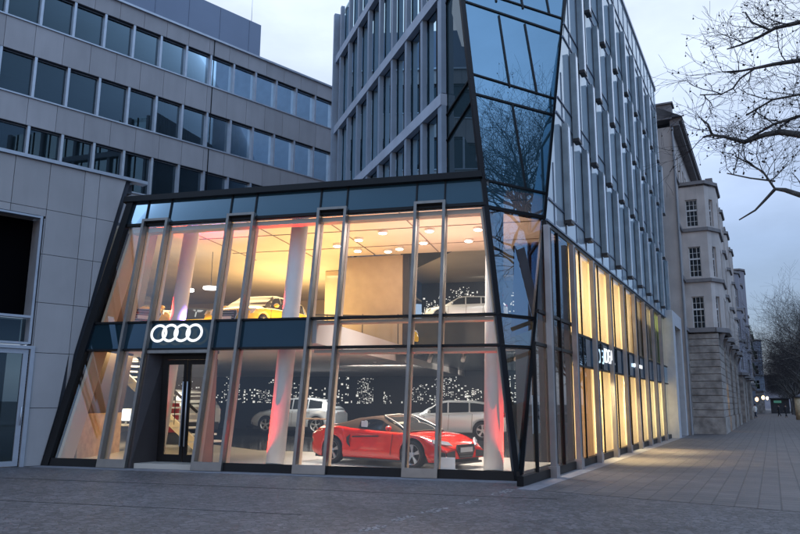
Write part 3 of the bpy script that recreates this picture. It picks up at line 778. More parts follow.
# staircase behind the left panes
st = thing('staircase', 'pale staircase climbing to the left behind the desk', 'stairs', I.p(12.6, 4.8, .12))
sa, sb = I.p(15.3, 5.9, 3.3), I.p(10.2, 3.8, .35); sdv = (sb - sa); sh_ = V((sdv.x, sdv.y, 0)).normalized(); sk_ = V((-sh_.y, sh_.x, 0))
if sk_.dot(Fb) < 0: sk_ = -sk_
k = MB()
for q in range(15):
    c = sa.lerp(sb, (q + .5) / 15); e = sh_ * .19
    k.prism([c - e, c + e, c + e + sk_ * 1.1, c - e + sk_ * 1.1], (0, 0, -.05))
k.build('step', M['white'], st)
SM = mat('pale_stringer', (.78, .68, .52), .5)
k = MB(); k.bar(sa, sb, .30, .06, sk_); k.build('stringer', SM, st)
k = MB(); k.bar(sa + V((0, 0, .95)), sb + V((0, 0, .95)), .07, .05, sk_)
for q in range(8): c = sa.lerp(sb, (q + .5) / 8); k.tube([c, c + V((0, 0, .95))], .014, 5)
k.build('handrail', M['trim'] if 'trim' in M else M['black'], st)

# columns
def column(x, y, n_, lean=True, r=.225):
    t = thing('round_column', n_, 'column', I.p(x, y, .12), 0, 'leaning round columns in the showroom')
    dz = 6.9; sx = math.tan(LEAN) * dz
    a, b = I.p(x, y, .12), I.p(x, y + sx, .12 + dz)
    MB().tube([a, b], [r, r], 24, True).build('shaft', M['column'], t)
    d = (b - a).normalized(); c = I.p(x, y + math.tan(LEAN) * 6.72, 6.84)
    MB().tube([c, c + d * .12], [r + .06, r + .06], 24, True).build('collar', M['mullion_in'], t)
    return t
column(6.37, .98, 'white leaning column lit red, behind the second wide pane', True)
column(1.05, .95, 'white leaning column beside the red sports car at the corner', True)
column(10.5, 2.3, 'leaning column glowing red and violet above the entrance', True)
# red floor uplights
for nm, x, y in (('a', 6.75, 1.0), ('b', .72, 1.15), ('c', 10.85, 2.2)):
    for z, pw in ((.16, 9), (3.75, 50 if nm != 'c' else 170)):
        if nm == 'b' and z > 1: continue
        lx = x + (.0 if nm != 'b' else 0)
        if z > 1: lyy = y + math.tan(LEAN) * 3.6
        else: lyy = y
        lamp('red_uplight', I.p(lx + (.10 if nm != 'b' else -.06), lyy - .12, z), pw, .12, (1, .03, .02), Fm * 1.0 - Fd * (.22 if nm != 'b' else -.16) + Fb * .08, spread=80)
        if z < 1 or nm == 'c': pass

lamp('violet_uplight', I.p(10.15, 2.25 + math.tan(LEAN) * 3.6, 3.7), 50, .15, (.25, .15, 1), Fm + Fd * .2 + Fb * .05, spread=80)
# ------------------------------------------------------------------ interior lamps
dl = [(382.5, 233), (358.7, 240), (338, 246), (357.7, 250), (388, 251), (399.5, 249), (429.5, 231), (423.5, 243), (478, 229), (468.5, 241)]
dls = [(5.11, 5.85), (6.17, 6.65), (7.19, 7.38), (6.75, 8.34), (5.71, 8.67), (5.2, 8.34), (3.59, 5.92), (4.16, 7.58), (2.07, 6.07), (2.62, 7.62)]
pro = None
for i, (x, y) in enumerate(dls[:10]):
    if pro is None:
        pro = thing('ceiling_downlight', '', 'downlight', I.p(x, y, 6.97), 0, 'round downlights glowing in the upper showroom ceiling')
        MB().cyl(I.p(x, y, 6.94), I.p(x, y, 7.02), .15, .15, 14).build('housing', M['white'], pro)
        MB().cyl(I.p(x, y, 6.925), I.p(x, y, 6.939), .12, .12, 14).build('diffuser', M['lamp'], pro); o = pro
    else: o = copy_tree(pro); o.location = I.p(x, y, 6.97)
    o['label'] = 'round glowing downlight in the pinkish upper ceiling of the showroom'
pro = None
for i, (x, y) in enumerate([(12.06, 7.55), (13.19, 7.79)]):
    if pro is None:
        pro = thing('pendant_lamp', '', 'pendant lamp', I.p(x, y, 6.0))
        MB().cyl(I.p(x, y, 5.62), I.p(x, y, 5.70), .27, .27, 24).build('shade', M['panel_lamp'], pro)
        MB().cyl(I.p(x, y, 5.72), I.p(x, y, 7.0), .012, None, 5).build('cord', M['black'], pro); o = pro
    else: o = copy_tree(pro); o.location = I.p(x, y, 6.0)
    o['label'] = ['flat round white pendant lamp further right over the yellow cars', 'flat round white pendant lamp nearest the glowing violet column'][i]
    o['group'] = 'flat round pendant lamps upstairs'
pro = None
spl = ['track spotlight left of the second metal frame pair under the mezzanine', 'track spotlight above the roof of the red sports car', 'track spotlight above the windscreen of the red sports car', 'track spotlight left of the right hand metal frame', 'track spotlight right of the right hand metal frame', 'track spotlight nearest the corner column']
for i, (x, y) in enumerate([(6.1, 8.6), (5.0, 8.8), (4.2, 8.8), (3.0, 8.6), (2.2, 8.6), (1.2, 8.4)]):
    if pro is None:
        pro = thing('track_spotlight', '', 'spotlight', I.p(x, y, 3.3))
        MB().cyl(I.p(x, y, 3.20), I.p(x, y, 3.35), .02, None, 6).build('stem', M['white'], pro)
        MB().cyl(I.p(x, y - .12, 3.02), I.p(x, y + .14, 3.22), .075, .075, 12).build('head', M['white'], pro)
        MB().box(I, x - .3, x + .3, y - .03, y + .03, 3.31, 3.345).build('track', M['white'], pro); o = pro
    else: o = copy_tree(pro); o.location = I.p(x, y, 3.3)
    o['label'] = spl[i]; o['group'] = 'track spotlights under the mezzanine'
WARM = (1, .80, .55); NEU = (1, .93, .84); PINK = (1, .78, .70); YEL = (1, .74, .36)
lamp('lamp_red_car', I.p(2.8, 3.0, 6.5), 320, 1.8, NEU, (0, 0, -1), spread=100)
lamp('lamp_void', I.p(3.0, 5.5, 6.8), 225, 3.0, PINK)
lamp('lamp_ceiling_wash', I.p(3.0, 6.0, 4.4), 192, 4.0, (1, .62, .48), (0, 0, 1))
lamp('lamp_left_upper', I.p(10.2, 9.0, 6.7), 265, 4.5, YEL)
lamp('lamp_left_wash', I.p(9.0, 6.5, 4.0), 430, 4.5, (1, .60, .18), (0, 0, 1))
lamp('lamp_upper_back', I.p(7.5, 15.0, 6.8), 221, 5.0, WARM)
lamp('lamp_upper_stage', I.p(-.6, 17.5, 7.95), 288, 4.0, NEU)
lamp('fill_left_wash_back', I.p(10.5, 12.5, 4.6), 330, 4.5, (1, .64, .24), (0, 0, 1))  # added upward fill without a fixture, turns the left ceiling amber
lamp('lamp_left_low', I.p(12.4, 2.6, 2.95), 183, 2.0, YEL)
lamp('lamp_left_low_back', I.p(13.5, 6.5, 2.95), 120, 2.2, WARM)
lamp('lamp_mid_low', I.p(7.4, 5.5, 2.95), 81, 2.2, WARM)
lamp('lamp_stage_a', I.p(5.6, 16.2, 3.28), 307, 3.5, NEU)
lamp('lamp_stage_b', I.p(-.4, 12.6, 3.28), 345, 3.2, NEU)
lamp('fill_stage_front_a', I.p(.2, 8.6, 3.24), 170, 2.5, NEU, V(Fb) * .9 + V((0, 0, -.45)), sy=.5)  # added fill aimed at the right hand stage car
lamp('fill_stage_front_b', I.p(6.6, 11.0, 3.0), 150, 2.5, NEU, V(Fb) * .9 + V((0, 0, -.45)), sy=.5)  # added fill, same for the left of the stage
lamp('lamp_upper_front', I.p(1.5, 10.8, 7.95), 160, 2.5, NEU, V(Fb) * .9 + V((0, 0, -.5)), sy=.5)
lamp('lamp_stage_c', I.p(9.8, 14, 2.95), 135, 2.5, NEU)
lamp('lamp_mural', I.p(6.5, 20.8, 3.3), 60, 9, NEU, V(Fb) * .6 + V((0, 0, -.8)), sy=.4)
lamp('lamp_mural_up', I.p(1, 20.6, 7.95), 40, 7, NEU, V(Fb) * .6 + V((0, 0, -.8)), sy=.4)

# ------------------------------------------------------------------ warm curtained rooms on the street side
def curtain_mat(name, col, tr):
    m = mat(name, col, .9, var=.15, vscale=3); nt = m.node_tree; b = nt.nodes['Principled BSDF']; o = [n for n in nt.nodes if n.type == 'OUTPUT_MATERIAL'][0]
    t = nt.nodes.new('ShaderNodeBsdfTranslucent'); t.inputs[0].default_value = (*col, 1); x = nt.nodes.new('ShaderNodeMixShader'); x.inputs[0].default_value = tr
    nt.links.new(b.outputs[0], x.inputs[1]); nt.links.new(t.outputs[0], x.inputs[2]); nt.links.new(x.outputs[0], o.inputs[0]); return m
M['curtain'] = curtain_mat('cream_curtain', (.85, .73, .52), .6)
cu = thing('street_rooms', 'warm lit curtained rooms behind the street side windows', 'interior', S.p(28, -2, 0))
k = MB(); k.box(S, 19.0, 39.6, -1.6, -1.5, .1, 6.0); k.box(S, 19.0, 39.6, -1.5, -.1, .0, .10); k.box(S, 19.0, 39.6, -1.5, -.1, 2.7, 3.4); k.box(S, 18.9, 39.6, -1.5, -.1, 5.86, 5.95)
MB().box(S, 18.9, 19.0, -1.6, -.1, .1, 5.9).build('end_partition', M['dark_in'], cu)
k.build('room_wall', M['beige'], cu)
rnd = random.Random(9)
M['cur2'] = curtain_mat('green_curtain', (.55, .68, .25), .6); M['cur3'] = curtain_mat('brown_curtain', (.42, .27, .15), .5)
for z0, z1 in ((.12, 2.68), (3.42, 5.84)):
    x = 19.2
    while x < 39:
        w = rnd.uniform(.35, 1.15); rows = []
        mm = M['curtain'] if (rnd.random() < .84) else (M['cur3'] if x < 34 else M['cur2'])
        n = int(w / .03)
        rows = [[S.p(x + j * .03, -.26 + .035 * math.sin(j * 1.15) + .02 * math.sin(j * .5), z) for j in range(n + 1)] for z in (z0, z1)]
        MB().grid(rows).build('curtain', mm, cu); x += w + rnd.choice([0, .0, .0, .15])
for x in (20.6, 23.2, 25.8, 28.4, 31, 33.6, 36.2, 38.4):
    for z in (1.4, 4.6):
        lamp('lamp_street_room', S.p(x, -1.42, z), 70 if z < 2 else 84, 2.4, (1, .80, .50) if x < 33 else (1, .92, .62), tuple(Sn), sy=2.0)
for x in (23, 27.5): lamp('pavement_fill', S.p(x, -.14, 2.64), 170, .1, YEL, V((0, 0, -1)) + Sn * .25, sy=2, spread=90)  # no fixture: added lights that cast the warm pool on the pavement

# lettering and small plate on the street side
def text_obj(txt, name, size, X, xdir, up, m, parent=None, ext=.01):
    cu_ = bpy.data.curves.new(name, 'FONT'); cu_.body = txt; cu_.size = size; cu_.extrude = ext; cu_.align_x = 'CENTER'; cu_.align_y = 'CENTER'
    ob = bpy.data.objects.new(name, cu_); COL.objects.link(ob)
    z = V(xdir).cross(V(up)).normalized()
    mw = Matrix(((xdir[0], up[0], z[0], X[0]), (xdir[1], up[1], z[1], X[1]), (xdir[2], up[2], z[2], X[2]), (0, 0, 0, 1)))
    dg = bpy.context.evaluated_depsgraph_get(); me = bpy.data.meshes.new_from_object(ob.evaluated_get(dg)); bpy.data.objects.remove(ob)
    if parent is not None: mw = parent_world(parent).inverted() @ mw
    me.transform(mw); me.materials.clear(); me.materials.append(m)
    o = bpy.data.objects.new(name, me); COL.objects.link(o)
    if parent is not None: o.parent = parent
    return o
M['letter'] = emis('letter_glow', (.9, .95, 1), 1.1)
tag(text_obj('IDEAL', 'lettering', .62, S.p(23.0, .10, 3.02), Sd, V((0, 0, 1)), M['letter']), 'white lit shop letters on the dark band of the street side', 'letters')
tag(text_obj('CAFE', 'lettering', .26, S.p(28.9, .06, 3.05), Sd, V((0, 0, 1)), M['letter']), 'smaller white lit letters further along the dark band', 'letters') if False else tag(MB().box(S, 28.0, 29.8, .0, .05, 2.98, 3.10).build('light_strip', M['letter']), 'small white lit strip further along the dark street band', 'sign')
nt_ = thing('notice_board', 'white square notice with dark squiggles on the glass beside the corner', 'notice', S.p(15.5, -.1, 1.3))
MB().box(S, 15.22, 15.72, -.08, -.055, .98, 1.78).build('sheet', M['white'], nt_)
k = MB()
rnd = random.Random(2)
for q in range(9):
    pts = [S.p(15.3 + rnd.random() * .34, -.05, 1.2 + rnd.random() * .45) for _ in range(3)]; k.tube(pts, .014, 4)
k.build('print', M['black'], nt_)

# white portal at the end of the tower
po = thing('portal', 'tall white portal frame with a lit glass slot beside the old stone house', 'portal', S.p(40, 0, 0))
k = MB(); k.box(S, 38.4, 39.3, -.3, .34, 0, 6.3); k.box(S, 41.9, 42.6, -.3, .34, 0, 6.3); k.box(S, 39.3, 41.9, -.3, .34, 5.6, 6.3)
k.build('frame', mat('portal_stone', (.50, .51, .53), .6, var=.08), po)
k = MB(); k.box(S, 39.3, 41.9, -.1, -.05, 0, 5.5); k.build('pane', M['glass_S_low'], po)
k = MB(); k.box(S, 39.3, 41.9, -1.3, -1.2, 0, 5.5); k.build('back_wall', M['beige'], po)
lamp('lamp_portal', S.p(40.6, -.7, 5.4), 18, .8, (.95, 1, .75))

# ------------------------------------------------------------------ cars
M['tyre'] = mat('tyre_rubber', (.018, .018, .018), .8)
M['rim'] = mat('alloy_rim', (.62, .63, .65), .28, .8)
M['car_glass'] = mat('dark_car_glass', (.02, .024, .028), .06, 0, spec=.8)
M['trim'] = mat('black_plastic', (.02, .02, .022), .5)
M['headlamp'] = mat('headlamp_glass', (.75, .78, .8), .1, .3, spec=.8)
M['screen_frame'] = mat('windscreen_frame', (.55, .5, .42), .4, .3)
M['plate'] = mat('number_plate', (.75, .74, .70), .5)
M['taillamp'] = mat('tail_lamp', (.4, .02, .02), .2)

def interp(tab, x):
    if x <= tab[0][0]: return tab[0][1]
    for (x0, y0), (x1, y1) in zip(tab[:-1], tab[1:]):
        if x <= x1:
            t = (x - x0) / (x1 - x0); t = t * t * (3 - 2 * t) * .5 + t * .5; return y0 + (y1 - y0) * t
    return tab[-1][1]

def make_car(name, label, spec, paint, roofm):
    """x forward, y left, built about its own origin on the floor"""
    t = thing(name, label, 'car', (0, 0, 0))
    L_ = spec['len']; xf, xr_ = spec['ax']; R_ = spec['wr']; W = spec['w'] / 2
    arch = R_ + .055
    xs = sorted(set([-L_ / 2 + L_ * i / 56 for i in range(57)] + [c + arch * math.cos(a * PI / 14) for c in (xf, xr_) for a in range(15)]))
    def halfw(x):
        u = abs(x) / (L_ / 2); return W * (1 - spec.get('taper', .16) * max(0, (u - .62) / .38) ** 2.2) 
    def zlow(x):
        z = spec['sill']
        e = (abs(x) - (L_ / 2 - .35)) / .35
        if e > 0: z += .08 * e
        for c in (xf, xr_):
            if abs(x - c) < arch: z = max(z, R_ + math.sqrt(max(0, arch ** 2 - (x - c) ** 2)))
        return z
    body = MB(); rowsL = []; rowsR = []
    for x in xs:
        zt = interp(spec['top'], x); zb = interp(spec['belt'], x); w = halfw(x); zl_ = min(zlow(x), zb - .04)
        hm = lambda f: zl_ + (zb - zl_) * f
        flare = max([0] + [1 - abs(x - c) / (arch + .25) for c in (xf, xr_)]) * .025
        ww = spec.get('waist', .03)
        row = [(w - .05 + flare, hm(0)), (w - .015 + flare, hm(.14)), (w + flare - ww * .2, hm(.34)), (w - ww * .5 + flare * .6, hm(.58)), (w - .005, hm(.80)), (w - .02, hm(.93)), (w - .07, hm(1.0)), (w * .74, zt - .004 + (zb - zt) * .12), (w * .4, zt + .012), (0, zt + .018)]
        rowsL.append([V((x, y, z)) for y, z in row]); rowsR.append([V((x, -y, z)) for y, z in row])
    body.grid(rowsL); body.grid([list(reversed(r)) for r in rowsR])
    for rows in (rowsL,):
        for e in (0, -1):
            ring = rowsL[e] + list(reversed(rowsR[e]))[1:]
            body.face(ring if e else list(reversed(ring)))
    ob = body.build('body', paint, t, merge=True)
    # dark underside and wheel wells
    u = MB(); u.box(WORLD, -L_ / 2 + .15, L_ / 2 - .15, -W + .12, W - .12, .14, .42)
    for c in (xf, xr_): u.box(WORLD, c - arch, c + arch, -W + .16, W - .16, .16, R_ + arch - .02)
    u.build('underbody', M['trim'], t)
    # greenhouse
    g_ = spec['gh']                      # list of (x, z_roof, halfwidth factor) ; base at belt
    xs2 = [g_['x0'] + (g_['x1'] - g_['x0']) * i / 30 for i in range(31)]
    top = MB(); side = {1: MB(), -1: MB()}
    gr = []
    for x in xs2:
        zr = interp(g_['roof'], x); zb = interp(spec['belt'], x) - .02; h = max(0, zr - zb); wb = halfw(x) - .075; wr = wb - h * g_['tumble']
        gr.append((x, zr, zb, wb, wr))
    top.grid([[V((x, wr, zr - .035)), V((x, wr - .07, zr - .005)), V((x, wr * .5, zr + .012)), V((x, 0, zr + .016)), V((x, -wr * .5, zr + .012)), V((x, -wr + .07, zr - .005)), V((x, -wr, zr - .035))] for x, zr, zb, wb, wr in gr])
    for s in (1, -1):
        side[s].grid([[V((x, s * wb, zb)), V((x, s * wr, zr - .035))] if s > 0 else [V((x, s * wr, zr - .035)), V((x, s * wb, zb))] for x, zr, zb, wb, wr in gr])
        top.grid([[V((x, s * wb, zb)), V((x, s * wr, zr - .035))] if s > 0 else [V((x, s * wr, zr - .035)), V((x, s * wb, zb))] for x, zr, zb, wb, wr in gr])
    ro = top.build('roof', roofm, t, merge=True)
    # glass: windscreen, rear screen, side windows sit 6 mm proud
    def patch(x0, x1, f0, f1, n=12):
        b = MB(); rows = []
        for i in range(n + 1):
            x = x0 + (x1 - x0) * i / n; zr = interp(g_['roof'], x); zb = interp(spec['belt'], x) - .02; wb = halfw(x) - .075; wr = wb - max(0, zr - zb) * g_['tumble']
            rows.append([V((x, y * wr, zr + .018 - .014 * y * y * 1.0)) for y in (-f1, -f1 * .5, 0, f1 * .5, f1)])
        b.grid(rows); return b
    ws = patch(g_['w0'], g_['w1'], 0, .93); wo = ws.build('windscreen', M['car_glass'], t)
    if g_.get('r0') is not None: patch(g_['r0'], g_['r1'], 0, .88).build('rear_window', M['car_glass'], t)
    for s in (1, -1):
        for (a, b) in g_['sw']:
            q = MB(); rows = []
            for i in range(11):
                x = a + (b - a) * i / 10; zr = interp(g_['roof'], x) - .075; zb = interp(spec['belt'], x) + .03; wb = halfw(x) - .075
                zr = max(zr, zb + .01); zr0 = interp(g_['roof'], x) - .035; zb0 = interp(spec['belt'], x) - .02; wr = wb - max(0, zr0 + .035 - zb0) * g_['tumble']
                def yy(z): 
                    f = (z - zb0) / max(.01, zr0 - zb0); return s * (wb + (wr - wb) * f + .008)
                rows.append([V((x, yy(zb), zb)), V((x, yy(zr), zr))] if s > 0 else [V((x, yy(zr), zr)), V((x, yy(zb), zb))])
            q.grid(rows); q.build('side_window', M['car_glass'], t)
        # mirror
        mx_ = g_['mx']; mz = interp(spec['belt'], mx_) + .09
        MB().ball((mx_, s * (halfw(mx_) + .06), mz), .1, 8, (.7, 1.0, .65)).build('mirror', paint, t)
    # wheels
    for c in (xf, xr_):
        for s in (1, -1):
            y1 = s * (halfw(c) + .012); y0 = s * (halfw(c) - .21)
            prof = [(y0, R_ * .7), (y0, R_ * .95), (y0 + s * .03, R_), (y1 - s * .03, R_), (y1, R_ * .95), (y1 + s * .0, R_ * .76), (y1 - s * .02, R_ * .72)]
            rows = [[V((c + rr * math.cos(2 * PI * a / 28), y, R_ + rr * math.sin(2 * PI * a / 28))) for (y, rr) in prof] for a in range(29)]
            wo = MB().grid(rows).build('wheel', M['tyre'], t)
            rm = MB()
            rows = [[V((c + rr * math.cos(2 * PI * a / 28), y, R_ + rr * math.sin(2 * PI * a / 28))) for (y, rr) in ((y1 - s * .02, R_ * .74), (y1 - s * .025, R_ * .68), (y1 - s * .12, R_ * .66))] for a in range(29)]
            rm.grid(rows)
            for q in range(spec.get('spokes', 5)):
                for dd in (-.12, .12):
                    a = 2 * PI * q / spec.get('spokes', 5) + .3; p0 = V((c + .05 * math.cos(a), y1 - s * .035, R_ + .05 * math.sin(a))); p1 = V((c + R_ * .69 * math.cos(a + dd), y1 - s * .022, R_ + R_ * .69 * math.sin(a + dd)))
                    rm.bar(p0, p1, .042, .03, V((0, -s, 0)))
            rm.cyl((c, y1 - s * .06, R_), (c, y1 - s * .015, R_), .07, .055, 12)
            rm.build('rim', M['rim'], wo)
            MB().cyl((c, y1 - s * .14, R_), (c, y1 - s * .125, R_), R_ * .5, None, 20).build('brake_disc', M['trim'], wo)
    spec['extra'](t, L_, W, halfw, paint, lambda x: interp(spec['belt'], x))
    return t

def front_rear(t, L_, W, hw, belt, grille, lampz, plate_z, single=True):
    x = L_ / 2
    return x

def sport_extra(t, L_, W, hw, paint, belt):
    x = L_ / 2
    k = MB(); k.tube([(1.0, -.76, .885), (.60, -.67, 1.07), (.16, -.60, 1.235), (.14, 0, 1.265), (.16, .60, 1.235), (.60, .67, 1.07), (1.0, .76, .885)], .022, 6); k.build('windscreen_frame', M['screen_frame'], t)
    MB().box(WORLD, -.42, -.22, -.845, -.825, .93, 1.10).build('price_sheet', M['white'], t)
    nose = lambda y: x - .02 - .10 * (abs(y) / W) ** 2
    # hexagonal grille, side intakes, slim headlamps
    k = MB(); k.prism([(x - .03, -.34, .58), (x - .03, .34, .58), (x - .03, .40, .46), (x - .03, .26, .26), (x - .03, -.26, .26), (x - .03, -.40, .46)], (.055, 0, 0)); k.build('grille', M['trim'], t)
    k = MB()
    for q in range(4): k.box(WORLD, x + .018, x + .03, -.30, .30, .30 + q * .07, .31 + q * .07)
    k.build('grille_bar', M['mullion'], t)
    for s in (1, -1):
        k = MB(); k.prism([(x - .01, s * .45, .27), (x - .01, s * .80, .27), (x - .01, s * .815, .40), (x - .01, s * .47, .445)], (.022, 0, 0)); k.prism([(2.20, s * .80, .27), (1.98, s * .872, .28), (1.98, s * .885, .44), (2.20, s * .825, .41)], (.012, s * .03, 0)); k.build('air_intake', M['trim'], t)
        k = MB(); k.prism([(x - .05, s * .50, .54), (x - .30, s * (W - .015), .60), (x - .36, s * (W - .03), .69), (x - .14, s * .56, .63)], (.03, s * .025, .025)); k.build('headlight', M['headlamp'], t)
        # dark side blade intake behind the door and sill
        y = s * (hw(-.75) + .004)
        k = MB(); k.prism([(-.70, y, .44), (-.82, y, .54), (-.83, y, .68), (-.70, y, .76), (-.74, y, .66), (-.74, y, .56)], (0, s * .008, 0)); k.build('side_intake', M['trim'], t)
        k = MB(); k.bar((-.64, y + s * .004, .70), (.25, s * (hw(.2) + .006), .74), .03, .008, (0, s, 0)); k.bar((.62, s * (hw(.6) + .002), .30), (.70, s * (hw(.6) + .002), .80), .012, .006, (0, s, 0)); k.build('door_line', M['trim'], t)
        MB().box(WORLD, xs_(s * (W - .1), s * (W + .01))[0], xs_(s * (W - .1), s * (W + .01))[1], -.01, 0, 0, .01) if False else None
        k = MB(); k.box(WORLD, -.95, 1.0, min(s * (W - .09), s * (W - .0)), max(s * (W - .09), s * (W - .0)), .135, .185); k.build('side_skirt', M['trim'], t)
    MB().box(WORLD, x + .03, x + .045, -.26, .26, .40, .51).build('number_plate', M['plate'], t)
    k = MB(); k.box(WORLD, x - .35, x + .01, -W + .22, W - .22, .12, .17); k.build('front_splitter', M['trim'], t)
    k = MB(); k.box(WORLD, -x - .0, -x + .02, -.7, .7, .55, .68); k.build('rear_panel', M['trim'], t)

def hatch_extra(t, L_, W, hw, paint, belt):
    x = L_ / 2
    k = MB(); k.prism([(x - .04, -.40, .72), (x - .04, .40, .72), (x - .02, .44, .60), (x - .02, .30, .30), (x - .02, -.30, .30), (x - .02, -.44, .60)], (.05, 0, 0)); k.build('grille', M['trim'], t)
    k = MB()
    for q in range(5): k.box(WORLD, x + .022, x + .035, -.33, .33, .34 + q * .075, .352 + q * .075)
    k.tube([(x + .02, -.41, .72), (x + .02, .41, .72), (x + .03, .45, .60), (x + .03, .31, .29), (x + .03, -.31, .29), (x + .03, -.45, .60), (x + .02, -.41, .72)], .016, 5)
    k.build('grille_surround', M['light_metal'], t)
    MB().box(WORLD, x + .035, x + .05, -.26, .26, .42, .53).build('number_plate', M['plate'], t)
    for s in (1, -1):
        k = MB(); k.prism([(x - .04, s * .50, .60), (x - .20, s * (W - .05), .63), (x - .36, s * (W - .02), .78), (x - .10, s * .52, .74)], (.03, s * .02, .01)); k.build('headlight', M['headlamp'], t)
        k = MB(); k.prism([(x - .02, s * .48, .30), (x - .12, s * (W - .12), .32), (x - .14, s * (W - .1), .46), (x - .02, s * .50, .44)], (.02, s * .02, 0)); k.build('air_intake', M['trim'], t)
        k = MB(); k.prism([(-x + .02, s * .42, .86), (-x + .05, s * (W - .1), .84), (-x + .28, s * (W - .0), .92), (-x + .04, s * .45, .98)], (-.03, s * .012, 0)); k.build('tail_light', M['taillamp'], t)
        k = MB()
        for dx in (.95, .02, -.85): k.bar((dx, s * (hw(dx) + .001), .34), (dx - .05, s * (hw(dx) - .012), belt(dx) - .04), .012, .006, (0, s, 0))
        k.box(WORLD, -.95, 1.0, min(s * (W - .06), s * (W + .003)), max(s * (W - .06), s * (W + .003)), .20, .25)
        k.build('door_line', M['trim'], t)
        for dx in (.12, -.78): MB().box(WORLD, dx - .1, dx + .08, min(s * (W - .02), s * (W + .025)), max(s * (W - .02), s * (W + .025)), belt(dx) - .14, belt(dx) - .11).build('door_handle', paint, t)
    k = MB(); k.box(WORLD, -x - .01, -x + .12, -W + .2, W - .2, .24, .42); k.build('rear_bumper', M['trim'], t)

sport = dict(len=4.43, w=1.90, ax=(1.28, -1.37), wr=.335, sill=.17, taper=.13, waist=.07,
    top=[(-2.215, .86), (-1.9, .98), (-1.2, 1.02), (.2, .92), (1.0, .84), (1.6, .74), (2.0, .62), (2.215, .48)],
    belt=[(-2.215, .78), (-1.9, .90), (-1.2, .95), (-.6, .90), (.2, .86), (.9, .84), (1.5, .78), (1.95, .64), (2.215, .44)],
    gh=dict(x0=-1.55, x1=1.02, w0=.22, w1=.98, r0=None, tumble=.42, mx=.62,
            roof=[(-1.55, .965), (-1.1, 1.06), (-.55, 1.18), (-.1, 1.225), (.15, 1.21), (.55, 1.05), (1.02, .86)], sw=[(-.50, .50)]), extra=sport_extra, spokes=5)
hatch = dict(len=4.31, w=1.79, ax=(1.33, -1.27), wr=.32, sill=.22, taper=.16,
    top=[(-2.155, .84), (-2.0, .95), (-1.5, .98), (.6, 1.0), (1.2, .96), (1.8, .84), (2.05, .74), (2.155, .56)],
    belt=[(-2.155, .80), (-2.0, .96), (-1.5, .99), (.6, .93), (1.2, .88), (1.8, .78), (2.05, .68), (2.155, .50)],
    gh=dict(x0=-2.05, x1=1.08, w0=.30, w1=1.04, r0=-2.0, r1=-1.62, tumble=.36, mx=.72,
            roof=[(-2.05, .98), (-1.85, 1.18), (-1.55, 1.36), (-.8, 1.42), (0, 1.43), (.35, 1.38), (.7, 1.18), (1.08, .96)], sw=[(-1.55, -.82), (-.76, -.02), (.04, .74)]), extra=hatch_extra)
suv = dict(len=4.39, w=1.83, ax=(1.36, -1.24), wr=.36, sill=.28, taper=.14,
    top=[(-2.195, .95), (-2.0, 1.08), (-1.5, 1.10), (.6, 1.12), (1.2, 1.08), (1.8, .95), (2.08, .82), (2.195, .6)],
    belt=[(-2.195, .90), (-2.0, 1.08), (-1.5, 1.10), (.6, 1.03), (1.2, .98), (1.8, .88), (2.08, .76), (2.195, .55)],
    gh=dict(x0=-2.05, x1=1.12, w0=.30, w1=1.08, r0=-2.0, r1=-1.62, tumble=.34, mx=.75,
            roof=[(-2.05, 1.10), (-1.85, 1.32), (-1.5, 1.52), (-.8, 1.60), (0, 1.60), (.35, 1.54), (.72, 1.32), (1.12, 1.08)], sw=[(-1.5, -.82), (-.76, -.02), (.04, .78)]), extra=hatch_extra)
M['red_paint'] = mat('red_car_paint', (.78, .018, .008), .22, 0, coat=1)
M['silver_paint'] = mat('silver_car_paint', (.58, .63, .69), .28, .3, coat=1)
M['pale_paint'] = mat('pale_silver_paint', (.70, .73, .77), .28, .25, coat=1)
M['yellow_paint'] = mat('yellow_car_paint', (.80, .50, .01), .25, 0, coat=1)
M['fabric_roof'] = mat('brown_soft_top', (.10, .062, .042), .9, spec=.15, bump=.2, bscale=200)
def place(o, x, y, z, dirv, world=False):
    d = V(dirv); o.location = (x, y, z); o.rotation_euler = (0, 0, math.atan2(d.y, d.x))
    return o
# the red roadster: right side wheels touch (-1.65,18.5) and (.55,16.7)
d_ = (V((.52, 16.78, 0)) - V((-1.66, 18.5, 0))).normalized(); left = V((-d_.y, d_.x, 0))
ctr = V((-1.66, 18.5, 0)) + d_ * 1.20 + left * .98
place(make_car('sports_car', 'low red roadster with brown soft top parked behind the front window', sport, M['red_paint'], M['fabric_roof']), ctr.x, ctr.y, .12, d_).scale = (.95, .95, .95)
def spot(px, dist): return V(((px - 400) / 723.7 * dist * 1.0, dist, 0))
# ground floor silver cars
c1 = place(make_car('silver_hatchback', 'silver five door hatchback on the stage right of the red roadster', hatch, M['pale_paint'], M['pale_paint']), 1.95, 28.6, .28, (-1, .12))
c2 = place(make_car('silver_crossover', 'silver crossover on the stage behind the leaning column left of the red roadster', suv, M['silver_paint'], M['silver_paint']), -4.5, 33.4, .28, (-1, .30))
c2.scale = (.93, .93, .95)
c3 = copy_tree(c2); c3['label'] = 'silver crossover seen through the entrance doors'; place(c3, -8.4, 27.4, .5, (-.8, .75))
c4 = copy_tree(c1); c4['label'] = 'silver hatchback on the upper stage under the skyline mural'; place(c4, 3.1, 33.6, 5.2, (-1, .10)); c4.scale = (.88, .88, .9)
